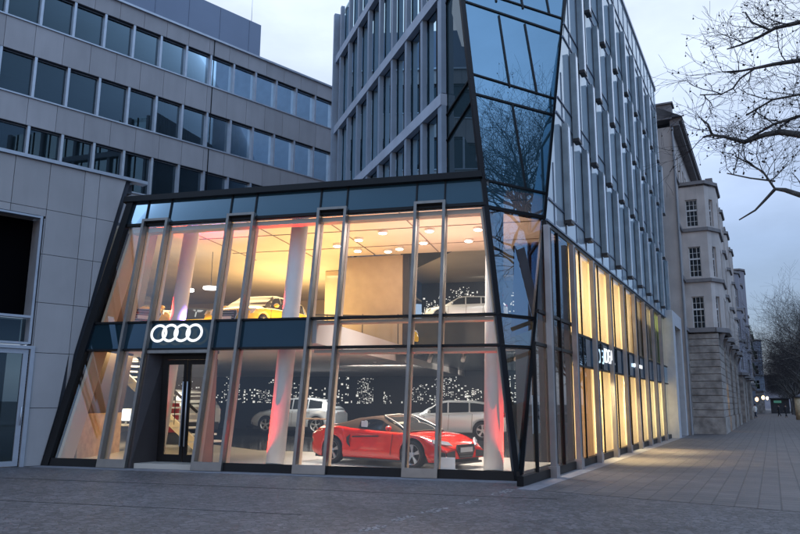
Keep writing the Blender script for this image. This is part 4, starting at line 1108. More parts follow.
# yellow cars upstairs
c5 = place(make_car('yellow_hatchback', 'yellow hatchback facing the window upstairs beside the column', hatch, M['yellow_paint'], M['car_glass']), -4.6, 24.0, 3.63, (-.34, -.94))
c6 = copy_tree(c5); c6['label'] = 'yellow hatchback side on behind the violet column upstairs'; place(c6, -8.3, 27.6, 3.63, (-1, .1))
c7 = copy_tree(c5); c7['label'] = 'yellow hatchback half hidden behind the left metal frame upstairs'; place(c7, -9.0, 23.6, 3.63, (.6, -.8))
c8 = copy_tree(c5); c8['label'] = 'yellow car nose peeking past the partition below the mezzanine rail'; place(c8, -1.15, 29.3, 3.63, (.6, -.8))

# price stand by the roadster and signs in the windows
ps = thing('price_stand', 'small white information board on the floor in front of the roadster', 'sign', I.p(2.0, .5, .12))
MB().box(I, 1.83, 2.23, .42, .46, .16, .42).build('board', M['white'], ps); MB().box(I, 1.8, 2.26, .40, .60, .12, .16).build('foot', M['light_metal'], ps)
# balustrade upstairs
bl = thing('glass_balustrade', 'glass balustrade with thin dark rail across the upper floor', 'railing', I.p(8, 9, 3.62))
k = MB(); k.bar(I.p(10.5, 8.0, 4.75), I.p(5.3, 9.0, 4.62), .06, .05, Fb); k.bar(I.p(5.3, 9.0, 4.62), I.p(4.0, 8.3, 4.5), .05, .05, Fb)
for q in range(5): k.cyl(I.p(10.4 - q * 1.25, 8.02 + q * .24, 3.62), I.p(10.4 - q * 1.25, 8.02 + q * .24, 4.72), .018, None, 6)
k.build('rail', M['trim'], bl)
MB().face([I.p(10.5, 8.0, 3.64), I.p(5.3, 9.0, 3.64), I.p(5.3, 9.0, 4.58), I.p(10.5, 8.0, 4.7)]).build('pane', M['glass_F'], bl)
# stanchion with rail on the ground floor
sp_ = thing('low_barrier', 'thin bronze barrier rail standing left of the leaning column', 'barrier', I.p(7, 4, .12))
MB().cyl(I.p(7.25, 4.5, .12), I.p(7.25, 4.5, 1.15), .022, None, 8).cyl(I.p(7.25, 4.5, 1.13), I.p(6.3, 4.3, 1.13), .022, None, 8).build('rail', M['mullion_in'], sp_)

# reception desk with monitors, shelf, red chair
dk_ = thing('reception_desk', 'white desk behind the left window panes', 'desk', I.p(13.4, 4.0, .12))
k = MB(); k.box(I, 12.4, 14.1, 3.8, 4.4, .86, .91); k.build('desk_top', M['white'], dk_)
for x in (12.45, 14.0):
    MB().box(I, x, x + .05, 3.85, 4.35, .12, .86).build('leg', M['light_metal'], dk_)
for i, x in enumerate((13.5, 12.75)):
    m_ = thing('monitor', ['glowing monitor on the desk, left of the dark mullion', 'glowing monitor on the desk, right of the dark mullion'][i], 'monitor', I.p(x, 4.0, .91), 0, 'monitors on the reception desk')
    MB().box(I, x - .2, x + .2, 4.03, 4.06, 1.0, 1.38).build('case', M['white'], m_); MB().box(I, x - .18, x + .18, 4.01, 4.025, 1.02, 1.36).build('screen', M['screen'], m_); MB().box(I, x - .03, x + .03, 4.065, 4.09, .91, 1.1).build('stand', M['light_metal'], m_)
sf = thing('wall_shelf', 'lit white shelf unit on the wall behind the desk', 'shelf', I.p(14.6, 4.7, .12))
k = MB(); k.box(I, 14.2, 15.05, 4.9, 4.95, 1.0, 2.2)
for q in range(5): k.box(I, 14.2, 15.05, 4.6, 4.9, 1.0 + q * .3, 1.04 + q * .3)
k.build('shelves', M['white'], sf)
k = MB()
for q in range(4):
    for j in range(4): k.box(I, 14.28 + j * .19, 14.4 + j * .19, 4.7, 4.82, 1.04 + q * .3, 1.2 + q * .3)
k.build('display_box', M['beige'], sf)
ch = thing('red_chair', 'red upholstered office chair beside the reception desk', 'chair', I.p(12.2, 3.8, .12))
MB().ball(I.p(12.2, 3.9, 1.2), .2, 10, (1, .5, 1.15)).build('backrest', mat('red_fabric', (.55, .02, .02), .8), ch)
MB().cyl(I.p(12.2, 3.8, .78), I.p(12.2, 3.8, .86), .2, .22, 16).build('seat', mat('red_fabric_seat', (.5, .02, .02), .8), ch); MB().cyl(I.p(12.2, 3.8, .12), I.p(12.2, 3.8, .78), .03, None, 8).build('pedestal', M['light_metal'], ch)
#@@CITY
# ------------------------------------------------------------------ old stone houses down the street
M['render'] = panel_stone('beige_render', (.52, .465, .43), .16)
M['render_b'] = mat('grey_render', (.27, .265, .30), .8, var=.12, vscale=.5)
M['render_c'] = mat('blue_grey_render', (.25, .29, .36), .8, var=.1, vscale=.5)
M['stone'] = mat('rusticated_stone', (.31, .28, .255), .85, var=.42, vscale=2.2, bump=1.0, bscale=9)
M['cornice'] = mat('cornice_stone', (.22, .205, .205), .8, var=.15)
M['slate'] = mat('slate_roof', (.05, .052, .062), .6, var=.2)
M['sash'] = mat('white_sash', (.62, .62, .62), .5)
M['house_glass'] = glass('house_glass', (.45, .48, .5), 1.7, (.85, .92, 1), body=(.012, .014, .017), bodyf=.45)
M['plants'] = mat('balcony_plants', (.035, .055, .025), .8, var=.4, vscale=8)
def holed(mb, Fm_, x0, x1, z0, z1, holes, d=.25):
    X = sorted(set([x0, x1] + [h for q in holes for h in q[:2]])); Z = sorted(set([z0, z1] + [h for q in holes for h in q[2:]]))
    X = [v for v in X if x0 <= v <= x1]; Z = [v for v in Z if z0 <= v <= z1]
    for a, b in zip(X[:-1], X[1:]):
        zs_ = None
        for c, e in zip(Z[:-1], Z[1:]):
            mx_, mz_ = (a + b) / 2, (c + e) / 2
            if any(h[0] < mx_ < h[1] and h[2] < mz_ < h[3] for h in holes):
                if zs_ is not None: mb.box(Fm_, a, b, 0, d, zs_, c); zs_ = None
            elif zs_ is None: zs_ = c
        if zs_ is not None: mb.box(Fm_, a, b, 0, d, zs_, Z[-1])
RW = random.Random(77)
def window(Fm_, x0, x1, z0, z1, par, full=True, name='window'):
    k = MB(); t_ = .05
    k.box(Fm_, x0, x0 + t_, .12, .18, z0, z1); k.box(Fm_, x1 - t_, x1, .12, .18, z0, z1); k.box(Fm_, x0 + t_, x1 - t_, .12, .18, z1 - t_, z1); k.box(Fm_, x0 + t_, x1 - t_, .12, .18, z0, z0 + t_)
    zm = z0 + (z1 - z0) * .60; k.box(Fm_, x0 + t_, x1 - t_, .10, .18, zm - .045, zm + .045)
    if full:
        n = 3 if x1 - x0 > .5 else 2
        for i in range(1, n): xx = x0 + (x1 - x0) * i / n; k.box(Fm_, xx - .014, xx + .014, .13, .17, z0 + t_, zm - .045); k.box(Fm_, xx - .014, xx + .014, .13, .17, zm + .045, z1 - t_)
        for i in (1, 2): zz = z0 + (zm - z0) * i / 3; k.box(Fm_, x0 + t_, x1 - t_, .135, .165, zz - .012, zz + .012)
        zz = (zm + z1) / 2; k.box(Fm_, x0 + t_, x1 - t_, .135, .165, zz - .012, zz + .012)
    w = k.build(name, M['sash'], par)
    MB().box(Fm_, x0 + .01, x1 - .01, .15, .155, z0 + .01, z1 - .01).build('pane', M['house_glass'], w)
    if full and RW.random() < .6:
        k = MB(); cw = (x1 - x0) * RW.uniform(.15, .32); k.box(Fm_, x0 + .05, x0 + cw, .19, .20, z0, z1); k.box(Fm_, x1 - cw, x1 - .05, .19, .20, z0, z1); k.build('curtain', M['blind'], w)
    return w
def face_frame(p0, p1):
    """frame whose x runs from p0 to p1 (t,off) along the street frame, y into the building"""
    a = S.p(p1[0], p1[1], 0) - S.p(p0[0], p0[1], 0); L_ = a.length; a.normalize(); b = V((-a.y, a.x, 0))
    return Fr(S.p(p0[0], p0[1], 0), a, b, V((0, 0, 1))), L_
FLR = [(5.94, 7.80), (8.95, 10.75), (11.98, 13.62)]
def bay(par, t0, ln, off0, off1, ch_, zb, zt_, wallm, floors, full=True, stone_top=5.8):
    pts = [(t0, off0), (t0, off1 - ch_ * .6), (t0 + ch_, off1), (t0 + ln - ch_, off1), (t0 + ln, off1 - ch_ * .6), (t0 + ln, off0)]
    wall = MB(); corns = {}
    for i in range(5):
        Ff, L_ = face_frame(pts[i], pts[i + 1])
        ww = min(.66, L_ * .5) if i in (0,) else (min(.34, L_ * .42) if i in (1, 3) else .8)
        holes = []
        cxs = [L_ * .50] if i != 2 else [L_ * .28, L_ * .72]
        if i == 4: cxs = []
        if i == 0: cxs = [L_ * .46]
        for (a, b) in floors:
            for c in cxs: holes.append((c - ww / 2, c + ww / 2, a, b))
        holed(wall, Ff, .0, L_, zb, zt_, holes)
        for h in holes: window(Ff, h[0], h[1], h[2], h[3], par, full)
        for z in [zb] + [f[0] - .22 for f in floors[1:]] + [zt_]:
            big = z in (zb,) 
            corns.setdefault(z, MB()).box(Ff, -.06, L_ + .06, -.12 if not big else -.2, .02, z - .10, z + (.10 if not big else .16))
    wall.build('bay_wall', wallm, par)
    for c_ in corns.values(): c_.build('cornice', M['cornice'], par)
    k = MB(); k.prism([S.p(p[0], p[1], zt_ - .2) for p in pts][::-1], (0, 0, .15)); k.build('bay_roof', M['slate'], par)
    return pts
h1 = thing('old_house', 'beige old house with projecting bays over a dark rusticated stone base', 'building', S.p(57, 0, 0))
OFW = .45
Ff, L_ = face_frame((42.9, OFW), (74, OFW))
holes = []
for (a, b) in FLR + [(14.95, 16.5)]:
    x = .55
    while x < 28: holes.append((x, x + .7, a, b)); x += 1.55
k = MB(); holed(k, Ff, 0, L_, 5.8, 17.6, holes); k.build('wall', M['render'], h1)
for hh in holes:
    if hh[2] > 14 or hh[0] < 2: window(Ff, *hh, h1, True)
k = MB()
for z in (5.8, 8.73, 11.76, 14.7): k.box(Ff, 0, L_, -.10, .02, z - .08, z + .10)
k.box(Ff, -.1, L_, -.45, .05, 17.6, 17.85); k.box(Ff, -.1, L_, -.62, .05, 17.85, 18.05)
build_each(k, 'cornice', M['cornice'], h1)
k = MB(); Fe = Fr(S.p(42.9, 0, 0), Sn, Sd, V((0, 0, 1)))
k.box(Fe, -10, .45, -.02, .3, 0, 17.6); k.build('party_wall', M['render'], h1)
k = MB(); k.prism([S.p(42.6, OFW + .66, 18.06), S.p(42.6, -3.5, 20.6), S.p(42.6, -10, 20.6), S.p(42.6, -10, 18.06)], Sd * 31.5); ro = k.build('roof', M['slate'], h1)
k = MB(); k.box(S, 42.6, 43.4, -.5, .55, 18.0, 18.9); k.box(S, 42.5, 43.5, -.6, .65, 18.9, 19.0); k.build('chimney', M['cornice'], ro)
k = MB(); k.tube([S.p(42.75, .52, 0), S.p(42.75, .52, 17.5)], .06, 8); k.build('downpipe', mat('zinc_pipe', (.3, .31, .33), .5, .3), h1)
ROWB = [(44.9, 4.6), (51.6, 4.2), (58.6, 4.2), (65.8, 4.2)]
for i, (t0, ln) in enumerate(ROWB):
    bay(h1, t0, ln, OFW, 2.42 if i == 0 else 2.35, .95, 5.8, 14.6, M['render'], FLR, True)
    # rusticated base under the bay
    k = MB(); z = 0; q = 0
    while z < 5.62:
        hgt = .95 if q == 0 else .40
        e = .05 if q == 0 else 0
        zz = min(z + hgt - .035, 5.62)
        k.prism([S.p(t0 - .05 - e, .35, z), S.p(t0 + ln + e, .35, z), S.p(t0 + ln + e, 2.05 + e, z), S.p(t0 - .05 - e, 2.05 + e, z)][::-1], (0, 0, zz - z)); z += hgt; q += 1
    k.build('stone_base', M['stone'], h1)
    k = MB(); k.prism([S.p(t0 + .02, .35, .05), S.p(t0 + ln - .06, .35, .05), S.p(t0 + ln - .06, 1.98, .05), S.p(t0 + .02, 1.98, .05)][::-1], (0, 0, 5.55)); build_each(k, 'stone_joint', M['cornice'], h1)
    k = MB()
    for s_ in (.5, ln - .9): k.prism([S.p(t0 + s_, 2.1, 5.62), S.p(t0 + s_, 2.38, 5.62), S.p(t0 + s_, 2.1, 4.9)], Sd * .35)
    build_each(k, 'corbel', M['cornice'], h1)
    k = MB(); rr_ = random.Random(i)
    for q in range(4): k.box(S, t0 + .9 + q * .7, t0 + 1.2 + q * .7, 1.9, 2.3, 14.7, 14.85 + rr_.random() * .25)
    k.build('parapet_block', M['cornice'], h1)
k = MB()
Fg, Lg = face_frame((42.9, OFW), (74, OFW))
gh = []; x = .4
while x < 29: gh.append((x, x + 1.3, .3, 3.9)); x += 2.3
holed(k, Fg, 0, Lg, 0, 5.7, gh, .4); k.build('ground_floor_wall', M['stone'], h1)
for q, hh in enumerate(gh):
    window(Fg, hh[0], hh[1], hh[2], hh[3], h1, False, 'shop_window')
lamp('entrance_lamp', S.p(50.6, 1.0, 3.0), 25, .4, (1, .7, .4), (0, 0, -1))

def house(t0, t1, zt_, zr, wallm, label, off=.6, bays=(), floors=None, plants=False, mans=True, seed=0):
    h = thing('terraced_house', label, 'building', S.p((t0 + t1) / 2, 0, 0))
    fl = floors or [(a, a + 1.8) for a in [4.9 + 3.0 * q for q in range(int((zt_ - 4.9) / 3.0))]]
    Ff, L_ = face_frame((t0, off), (t1, off)); holes = []
    x = 1.0
    while x < L_ - 1.5:
        holes.append((x, x + 1.0, .3, 3.4))
        for a, b in fl: holes.append((x, x + .9, a, b))
        x += 2.3
    k = MB(); holed(k, Ff, 0, L_, 0, zt_, holes); k.build('wall', wallm, h)
    for hh in holes: window(Ff, *hh, h, False)
    Fe, Le = face_frame((t0, -8), (t0, off)); k = MB(); k.box(Fe, 0, Le, -.01, .3, 0, zt_); k.build('end_wall', wallm, h)
    k = MB(); k.box(Ff, -.2, L_, -.5, .05, zt_, zt_ + .3)
    for z in (4.3, 7.5): k.box(Ff, 0, L_, -.12, .02, z - .1, z + .1)
    build_each(k, 'cornice', M['cornice'], h)
    k = MB()
    if mans: k.prism([S.p(t0 - .2, off + .5, zt_ + .3), S.p(t0 - .2, off - .3, zr - .5), S.p(t0 - .2, off - 1.6, zr), S.p(t0 - .2, -8, zr), S.p(t0 - .2, -8, zt_ + .3)], Sd * (t1 - t0 + .2))
    else: k.prism([S.p(t0, off, zt_ + .3), S.p(t0, -3.5, zr), S.p(t0, -8, zt_ + .3)], Sd * (t1 - t0))
    ro = k.build('roof', M['slate'], h)
    k = MB(); k.box(S, t0 + 1, t0 + 2, -2.5, -1.3, zr - .5, zr + 1.5); k.build('chimney', M['cornice'], ro)
    for b0, bl_, bo, bz in bays:
        bay(h, b0, bl_, off, bo, .8, 4.5, bz, wallm, [f for f in fl if f[1] < bz - .3], False)
        k = MB(); k.box(S, b0 + .1, b0 + bl_ - .1, off, bo - .3, 0, 4.4); k.build('stone_base', M['stone'], h)
    rn = random.Random(seed)
    if plants:
        n_ = 0
        for a, b in fl:
            for q in range(int((t1 - t0) / 5)):
                tt = t0 + 2 + q * 5; k = MB(); k.box(S, tt, tt + 2.4, off, off + 1.1, a - .5, a - .38)
                for j in range(12): k.box(S, tt + j * .2, tt + j * .2 + .03, off + 1.05, off + 1.08, a - .38, a + .4)
                k.box(S, tt, tt + 2.4, off + 1.04, off + 1.09, a + .4, a + .45); bo_ = k.build('balcony', M['cornice'], h)
                k = MB()
                for j in range(70):
                    c = S.p(tt + rn.random() * 2.4, off + 1.0 + rn.random() * .4, a + .35 + rn.random() * .7 * rn.random() - .1); k.face([c, c + V((rn.uniform(-.12, .12), rn.uniform(-.12, .12), .12)), c + V((rn.uniform(-.12, .12), rn.uniform(-.12, .12), -.06))])
                k.build('plants', M['plants'], bo_)
    return h
house(74.2, 98, 16.6, 20.5, M['render_b'], 'tall grey house with dark steep roof beyond the beige bays', .7, [(76, 4, 2.5, 14.3), (84, 4, 2.5, 14.3), (92, 4.5, 2.7, 17.2)], seed=1)
house(98.2, 128, 15.5, 19, M['render'], 'beige house with planted balconies beyond the steep roof', .8, [(112, 4, 2.4, 14)], plants=True, seed=2)
house(128.2, 165, 17.0, 20, M['render_b'], 'grey house with planted balconies further down the row', .9, [], plants=True, seed=3)
house(165.2, 215, 15.5, 17.5, M['render_c'], 'blue grey house at the far end of the row', 1.6, [(168, 5, 3.4, 15)], mans=False, seed=4)
house(215.2, 300, 13, 16, M['render_b'], 'last low house where the street fades out', 2.0, [], mans=False, seed=5)
# lit entrance with a canopy
en = thing('lit_entrance', 'pale lit doorway wall with small dark canopy and a bright lamp', 'entrance', S.p(94, 2.9, 0))
k = MB(); k.box(S, 98.6, 101.2, .9, 1.6, 0, 5.2); k.build('porch_wall', M['white'], en)
k = MB(); k.box(S, 97.6, 101.4, .9, 2.0, 5.2, 5.6); k.build('canopy', M['slate'], en)
MB().ball(S.p(98.5, 1.3, 2.6), .16, 10).build('lamp', M['panel_lamp'], en)
lamp('entrance_glow', S.p(97.4, 1.5, 3.6), 30, .6, (1, .75, .5), tuple(Sd))

# ------------------------------------------------------------------ trees
M['bark'] = mat('plane_bark', (.085, .078, .072), .85, var=.35, vscale=5, bump=.4, bscale=20)
M['twig'] = mat('dark_twigs', (.024, .020, .023), .9)
M['ball'] = mat('seed_balls', (.05, .04, .035), .9)
def grow(mb, tw, balls, p, d, r, L_, lev, rnd, up=.12, nb=3, seed_balls=False, tips=None):
    n = 4 if lev > 1 else 3; pts = [p]; rs = [r]; q = p.copy(); dd = d.normalized(); kids = []
    for i in range(n):
        dd = (dd + V((rnd.gauss(0, .16), rnd.gauss(0, .16), rnd.gauss(0, .12) + up * .35))).normalized(); q = q + dd * (L_ / n); pts.append(q.copy()); rs.append(max(.0035, r * (1 - .5 * (i + 1) / n)))
        if i >= 1 or lev <= 2: kids.append((q.copy(), dd.copy(), rs[-1]))
    (mb if r > .022 else tw).tube(pts, rs, 6 if r > .05 else (4 if r > .02 else 3))
    if lev <= 0:
        if balls is not None and rnd.random() < .14:
            c = pts[-1] + V((0, 0, -.09)); tw.tube([pts[-1], c], [.003, .003], 3); balls.ball(c, rnd.uniform(.016, .024), 4)
        return
    for (q_, d_, r2) in kids:
        for _ in range(nb if q_ == kids[-1][0] else max(1, nb - 2)):
            ax = V((rnd.gauss(0, 1), rnd.gauss(0, 1), rnd.gauss(0, .7))); ax = (ax - d_ * ax.dot(d_)).normalized()
            nd = (d_ * rnd.uniform(.55, 1.0) + ax * rnd.uniform(.45, .95)).normalized()
            grow(mb, tw, balls, q_, nd, r2 * rnd.uniform(.55, .75), L_ * rnd.uniform(.55, .80), lev - 1, rnd, up, nb)
def make_tree(name, label, base, trunk_h, r0, Lb, lev, seed, nlimb=5, group=None, spread=.75, balls=False, nb=3):
    rnd = random.Random(seed); t = thing(name, label, 'tree', base, 0, group)
    b = V(base); mb, tw = MB(), MB(); bl_ = MB() if balls else None
    pts = [b]; q = b.copy()
    for i in range(5): q = q + V((rnd.gauss(0, .06), rnd.gauss(0, .06), trunk_h / 5)); pts.append(q.copy())
    mb.tube([b + V((0, 0, -.05))] + pts, [r0 * 1.35, r0 * 1.2] + [r0 * (1 - .07 * i) for i in range(1, 6)], 12)
    for i in range(nlimb):
        a = 2 * PI * i / nlimb + rnd.uniform(-.3, .3); s = pts[-1] if i % 2 else pts[-2].lerp(pts[-1], rnd.uniform(.3, .9))
        grow(mb, tw, bl_, s, V((math.cos(a) * spread, math.sin(a) * spread, rnd.uniform(.7, 1.2))), r0 * rnd.uniform(.42, .6), Lb * rnd.uniform(.85, 1.15), lev, rnd, .14, nb)
    mb.build('trunk', M['bark'], t); cr_ = tw.build('crown', M['twig'], t)
    if balls and bl_.v: bl_.build('seed_balls', M['ball'], cr_)
    return t
# the pollarded plane tree whose limbs reach in at the right; it also mirrors in the tilted prow
TB = V((9.9, 11.1, 0))
t1 = thing('plane_tree', 'bare plane tree with cut limbs and seed balls reaching in at the upper right', 'tree', TB)
rnd = random.Random(21); mb, tw, bl_ = MB(), MB(), MB()
tp = [TB, TB + V((.05, .0, 2.2)), TB + V((.1, .12, 4.4)), TB + V((.0, .2, 6.6)), TB + V((.1, .15, 8.6)), TB + V((.0, .3, 10.3))]
mb.tube(tp, [.36, .30, .28, .26, .22, .19], 14)
limbs = {
 'a': [(9.95, 11.3, 8.4), (9.0, 12.5, 9.1), (8.08, 13.5, 9.25), (7.74, 13.81, 9.29), (7.47, 14.05, 9.19), (7.22, 14.28, 9.15), (7.02, 14.46, 9.15)],
 'b': [(9.95, 11.3, 7.4), (8.9, 12.6, 8.3), (8.03, 13.55, 8.44), (7.69, 13.86, 8.51), (7.41, 14.11, 8.54), (7.19, 14.31, 8.57), (7.04, 14.45, 8.59)],
 'c': [(9.95, 11.2, 6.0), (8.9, 12.5, 6.75), (7.93, 13.64, 6.89), (7.67, 13.87, 7.04), (7.46, 14.06, 7.05), (7.14, 14.35, 7.0), (6.88, 14.58, 7.2), (6.69, 14.76, 7.31), (6.55, 14.89, 7.31)],
 'd': [(9.95, 11.2, 5.0), (8.8, 12.7, 5.6), (7.85, 13.71, 5.67), (7.66, 13.88, 5.82), (7.53, 14.0, 5.88), (7.38, 14.14, 5.69), (7.23, 14.27, 5.51), (6.99, 14.49, 5.36)]}
sub = [([(7.67, 13.88, 9.28), (7.42, 14.1, 9.58), (7.33, 14.18, 9.86)], .022), ([(7.41, 14.11, 8.54), (7.18, 14.32, 8.41), (7.06, 14.42, 8.23), (6.89, 14.58, 8.17), (6.55, 14.88, 8.28)], .017),
 ([(6.69, 14.76, 7.31), (6.64, 14.8, 7.57), (6.54, 14.89, 7.73)], .024), ([(7.53, 14.0, 5.88), (7.39, 14.13, 6.28), (7.19, 14.31, 6.53), (7.01, 14.47, 6.73)], .020), ([(7.54, 13.99, 6.04), (7.2, 14.3, 6.2), (6.87, 14.6, 6.4)], .016),
 ([(8.03, 13.6, 7.3), (7.6, 13.95, 7.24), (7.14, 14.35, 7.0)], .028), ([(8.5, 13.1, 8.1), (8.0, 13.5, 7.7), (7.6, 13.9, 7.75), (7.2, 14.25, 7.55)], .022)]
lr = {'a': (.11, .017), 'b': (.12, .016), 'c': (.15, .026), 'd': (.13, .016)}
for kx, L_ in limbs.items():
    r0, r1 = lr[kx]; n = len(L_); mb.tube([V(p) for p in L_], [.85 * (r0 + (r1 - r0) * min(1, (i / (n - 1)) ** .5)) for i in range(n)], 7, True)
for L_, r in sub: mb.tube([V(p) for p in L_], [r * (1.2 - .4 * i / (len(L_) - 1)) for i in range(len(L_))], 6, True)
allseg = [(V(a), V(b), kx) for kx, L_ in limbs.items() for a, b in zip(L_[1:-1], L_[2:])] + [(V(a), V(b), 's') for L_, r in sub for a, b in zip(L_[:-1], L_[1:])]
for a, b, kx in allseg:
    ln = (b - a).length; n = max(1, int(ln * (6 if kx in 'abcs' else 2)))
    for q in range(n):
        p = a.lerp(b, rnd.random()); d = (b - a).normalized() * rnd.uniform(-.1, .9) + V((rnd.gauss(0, .6), rnd.gauss(0, .6), rnd.uniform(-.5, 1.1)))
        if kx == 'd' and p.x < 7.9: continue
        grow(mb, tw, bl_, p, d, rnd.uniform(.008, .016), rnd.uniform(.4, .95), 2, rnd, .05, 2)
# leader limbs going up (seen in the mirror of the prow)
rnd = random.Random(12)
for i in range(9):
    a = 2 * PI * i / 9 + .4; s = tp[-1] if i % 2 else tp[-2].lerp(tp[-1], rnd.uniform(.2, .9))
    grow(mb, tw, bl_, s, V((math.cos(a) * .6, math.sin(a) * .6, rnd.uniform(.8, 1.3))), rnd.uniform(.11, .16), rnd.uniform(2.6, 3.4), 4, rnd, .12, 3)
mb.build('trunk', M['bark'], t1); cr_ = tw.build('crown', M['twig'], t1); bl_.build('seed_balls', M['ball'], cr_)
# street trees in a row down the pavement edge
protos = [make_tree('street_tree', '', S.p(54, 9.2, 0), 3.0, .17, 3.1, 4, 31, 6, 'bare street trees along the pavement'), make_tree('street_tree', '', S.p(63, 9.4, 0), 3.2, .18, 3.3, 4, 47, 6, 'bare street trees along the pavement')]
ords = ['nearest of the row', 'second in the row', 'third in the row', 'fourth in the row', 'fifth in the row', 'sixth in the row']
rnd = random.Random(4); n = 0
for i in range(22):
    tt = 54 + i * 9.5
    o = protos[i] if i < 2 else copy_tree(protos[i % 2])
    o.location = S.p(tt, 8.6 + rnd.uniform(-.5, .5) - (0 if i < 8 else .9), 0); o.rotation_euler = (0, 0, rnd.uniform(0, 6)); sc_ = rnd.uniform(.9, 1.15); o.scale = (sc_, sc_, sc_)
    o['label'] = ('bare street tree by the pavement edge, ' + ords[i]) if i < 6 else 'bare dark street tree in the dense row far down the pavement'
for i in range(12):
    o = copy_tree(protos[i % 2]); o.location = S.p(100 + i * 13, 19 + rnd.uniform(-1, 1), 0); o.rotation_euler = (0, 0, rnd.uniform(0, 6)); o.scale = (1.2, 1.2, 1.15)
    o['label'] = 'bare dark tree across the road in the far dusk'; o['group'] = 'trees across the road'
# second mirrored street tree, nearer the camera side
o = copy_tree(protos[1]); o.location = S.p(3.5, 10.2, 0); o.scale = (1.5, 1.5, 1.6); o['label'] = 'tall bare tree beside the road, mirrored in the blue prow glass'; o['group'] = 'bare street trees along the pavement'

# ------------------------------------------------------------------ people and small things far down the pavement
M['skin'] = mat('skin', (.45, .28, .2), .6); M['hair'] = mat('dark_hair', (.03, .02, .015), .7)
def skin_fig(name, joints, edges, mat_, parent):
    me = bpy.data.meshes.new(name); me.from_pydata([j[0] for j in joints], edges, []); o = bpy.data.objects.new(name, me); COL.objects.link(o); o.parent = parent
    me.materials.append(mat_); m = o.modifiers.new('skin', 'SKIN'); m.use_smooth_shade = True
    for i, j in enumerate(joints): me.skin_vertices[0].data[i].radius = (j[1], j[1] * .8)
    me.skin_vertices[0].data[0].use_root = True
    s = o.modifiers.new('sub', 'SUBSURF'); s.levels = 1; s.render_levels = 1
    return o
def person(pos, rz, coat, legs_c, label, stride=.25, bag=False):
    t = thing('person', label, 'person', pos, rz)
    J = [((0, 0, .95), .15), ((0, 0, 1.2), .15), ((0, .02, 1.42), .13), ((0, .02, 1.52), .055), ((.0, .02, 1.60), .09), ((0, .02, 1.70), .085),
         ((.10, stride * .4, .50), .065), ((.10, stride * .8, .08), .045), ((.10, stride * .8 + .14, .04), .04), ((-.10, -stride * .2, .50), .065), ((-.10, -stride, .10), .045), ((-.10, -stride + .13, .05), .04),
         ((.20, .02, 1.40), .06), ((.26, -.08, 1.12), .042), ((.25, .05, .88), .032), ((.25, .1, .80), .035), ((-.20, .02, 1.40), .06), ((-.26, .08, 1.12), .042), ((-.25, .16, .90), .032), ((-.25, .2, .82), .035)]
    E_ = [(0, 1), (1, 2), (2, 3), (3, 4), (4, 5), (0, 6), (6, 7), (7, 8), (0, 9), (9, 10), (10, 11), (2, 12), (12, 13), (13, 14), (14, 15), (2, 16), (16, 17), (17, 18), (18, 19)]
    skin_fig('body', J, E_, M['skin'], t)
    JC = [(J[0][0], .19), (J[1][0], .18), ((0, .02, 1.43), .15), ((.22, .02, 1.40), .075), (J[13][0], .055), (J[14][0], .045), ((-.22, .02, 1.40), .075), (J[17][0], .055), (J[18][0], .045), ((0, 0, .72), .19)]
    skin_fig('coat', JC, [(0, 1), (1, 2), (2, 3), (3, 4), (4, 5), (2, 6), (6, 7), (7, 8), (0, 9)], coat, t)
    JT = [((0, 0, .90), .17), (J[6][0], .085), ((J[7][0][0], J[7][0][1], .12), .06), (J[9][0], .085), ((J[10][0][0], J[10][0][1], .14), .06)]
    skin_fig('trousers', JT, [(0, 1), (1, 2), (0, 3), (3, 4)], legs_c, t)
    k = MB(); Mx = parent_world(t); k.ball(Mx @ V((0, 0, 1.69)), .115, 8, (.9, 1, .9)); k.build('hair', M['hair'], t)
    return t
dark = mat('dark_coat', (.03, .032, .04), .8); jeans = mat('dark_jeans', (.03, .04, .07), .8); wht = mat('white_coat', (.85, .85, .82), .7)
person((45.8, 94.8, 0), .5, wht, jeans, 'person in a white coat walking far down the pavement')
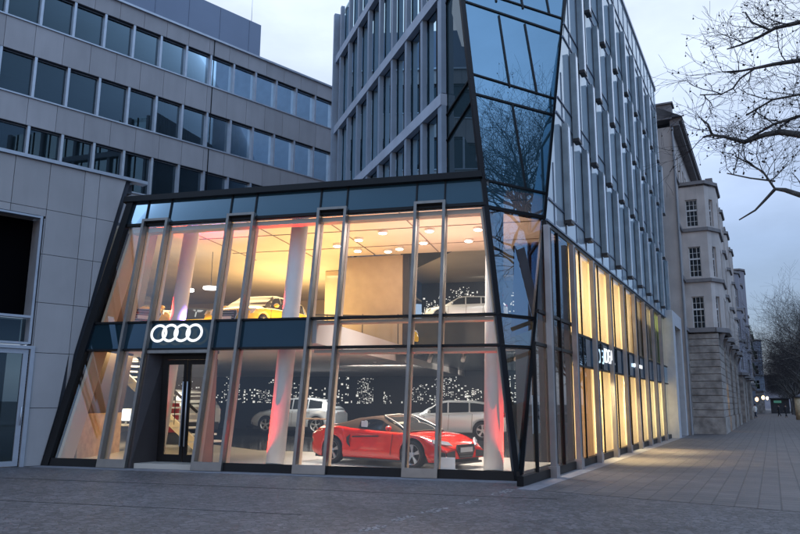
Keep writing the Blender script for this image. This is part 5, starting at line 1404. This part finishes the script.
person((44.6, 96.5, 0), -2.6, dark, jeans, 'person in dark clothes left of the white coat')
person((52.2, 99.5, 0), .3, dark, dark, 'person in dark clothes walking right of the white coat')
person((53.6, 104.0, 0), .8, dark, dark, 'dark figure further right near the pale pillar')
pl_ = thing('advertising_pillar', 'pale round pillar standing at the right edge of the pavement', 'pillar', (45.9, 84.6, 0))
MB().cyl((45.9, 84.6, .0), (45.9, 84.6, 2.5), .38, .38, 16).build('drum', mat('pillar_paper', (.62, .48, .30), .7, var=.3, vscale=3), pl_); MB().cyl((45.9, 84.6, 2.5), (45.9, 84.6, 2.75), .48, .2, 16).build('cap', M['slate'], pl_)
ks = thing('kiosk', 'dark kiosk with a green lit sign far down the pavement', 'kiosk', S.p(172, 5.5, 0))
k = MB(); k.box(S, 170, 175, 4.2, 7.6, 0, 2.9); k.box(S, 169.6, 175.4, 3.9, 7.9, 2.9, 3.1); k.build('booth', M['slate'], ks)
MB().box(S, 169.85, 169.95, 4.8, 6.2, 2.1, 2.6).build('sign', emis('green_sign', (.10, .30, .26), .35), ks)
db = thing('distant_building', 'dark building closing the far end of the street', 'building', S.p(420, 20, 0))
k = MB(); k.box(S, 420, 440, 0, 90, 0, 15); k.build('wall', M['render_b'], db); k = MB(); k.box(S, 419, 441, -1, 91, 15, 17); k.build('roof', M['slate'], db)
for i, (tt, oo, zz, c) in enumerate(((150, 3.1, 3.0, (1, .75, .4)), (185, 3.6, 3.2, (1, .85, .6)), (140, 2.2, 2.6, (1, .6, .3)))):
    l_ = thing('wall_lantern', ['warm lantern on the far house wall, left one', 'pale lantern on the blue grey house', 'orange lantern on the planted house wall'][i], 'lantern', S.p(tt, oo, zz), 0, 'far wall lanterns')
    k = MB(); k.ball(S.p(tt, oo, zz), .28, 8, (1, 1, 1.3)); k.build('globe', emis('lantern_glow', c, 3.5), l_); k = MB(); k.bar(S.p(tt, oo - 1.4, zz + .3), S.p(tt, oo, zz + .42), .05, .05, (0, 0, 1)); k.build('bracket', M['slate'], l_)
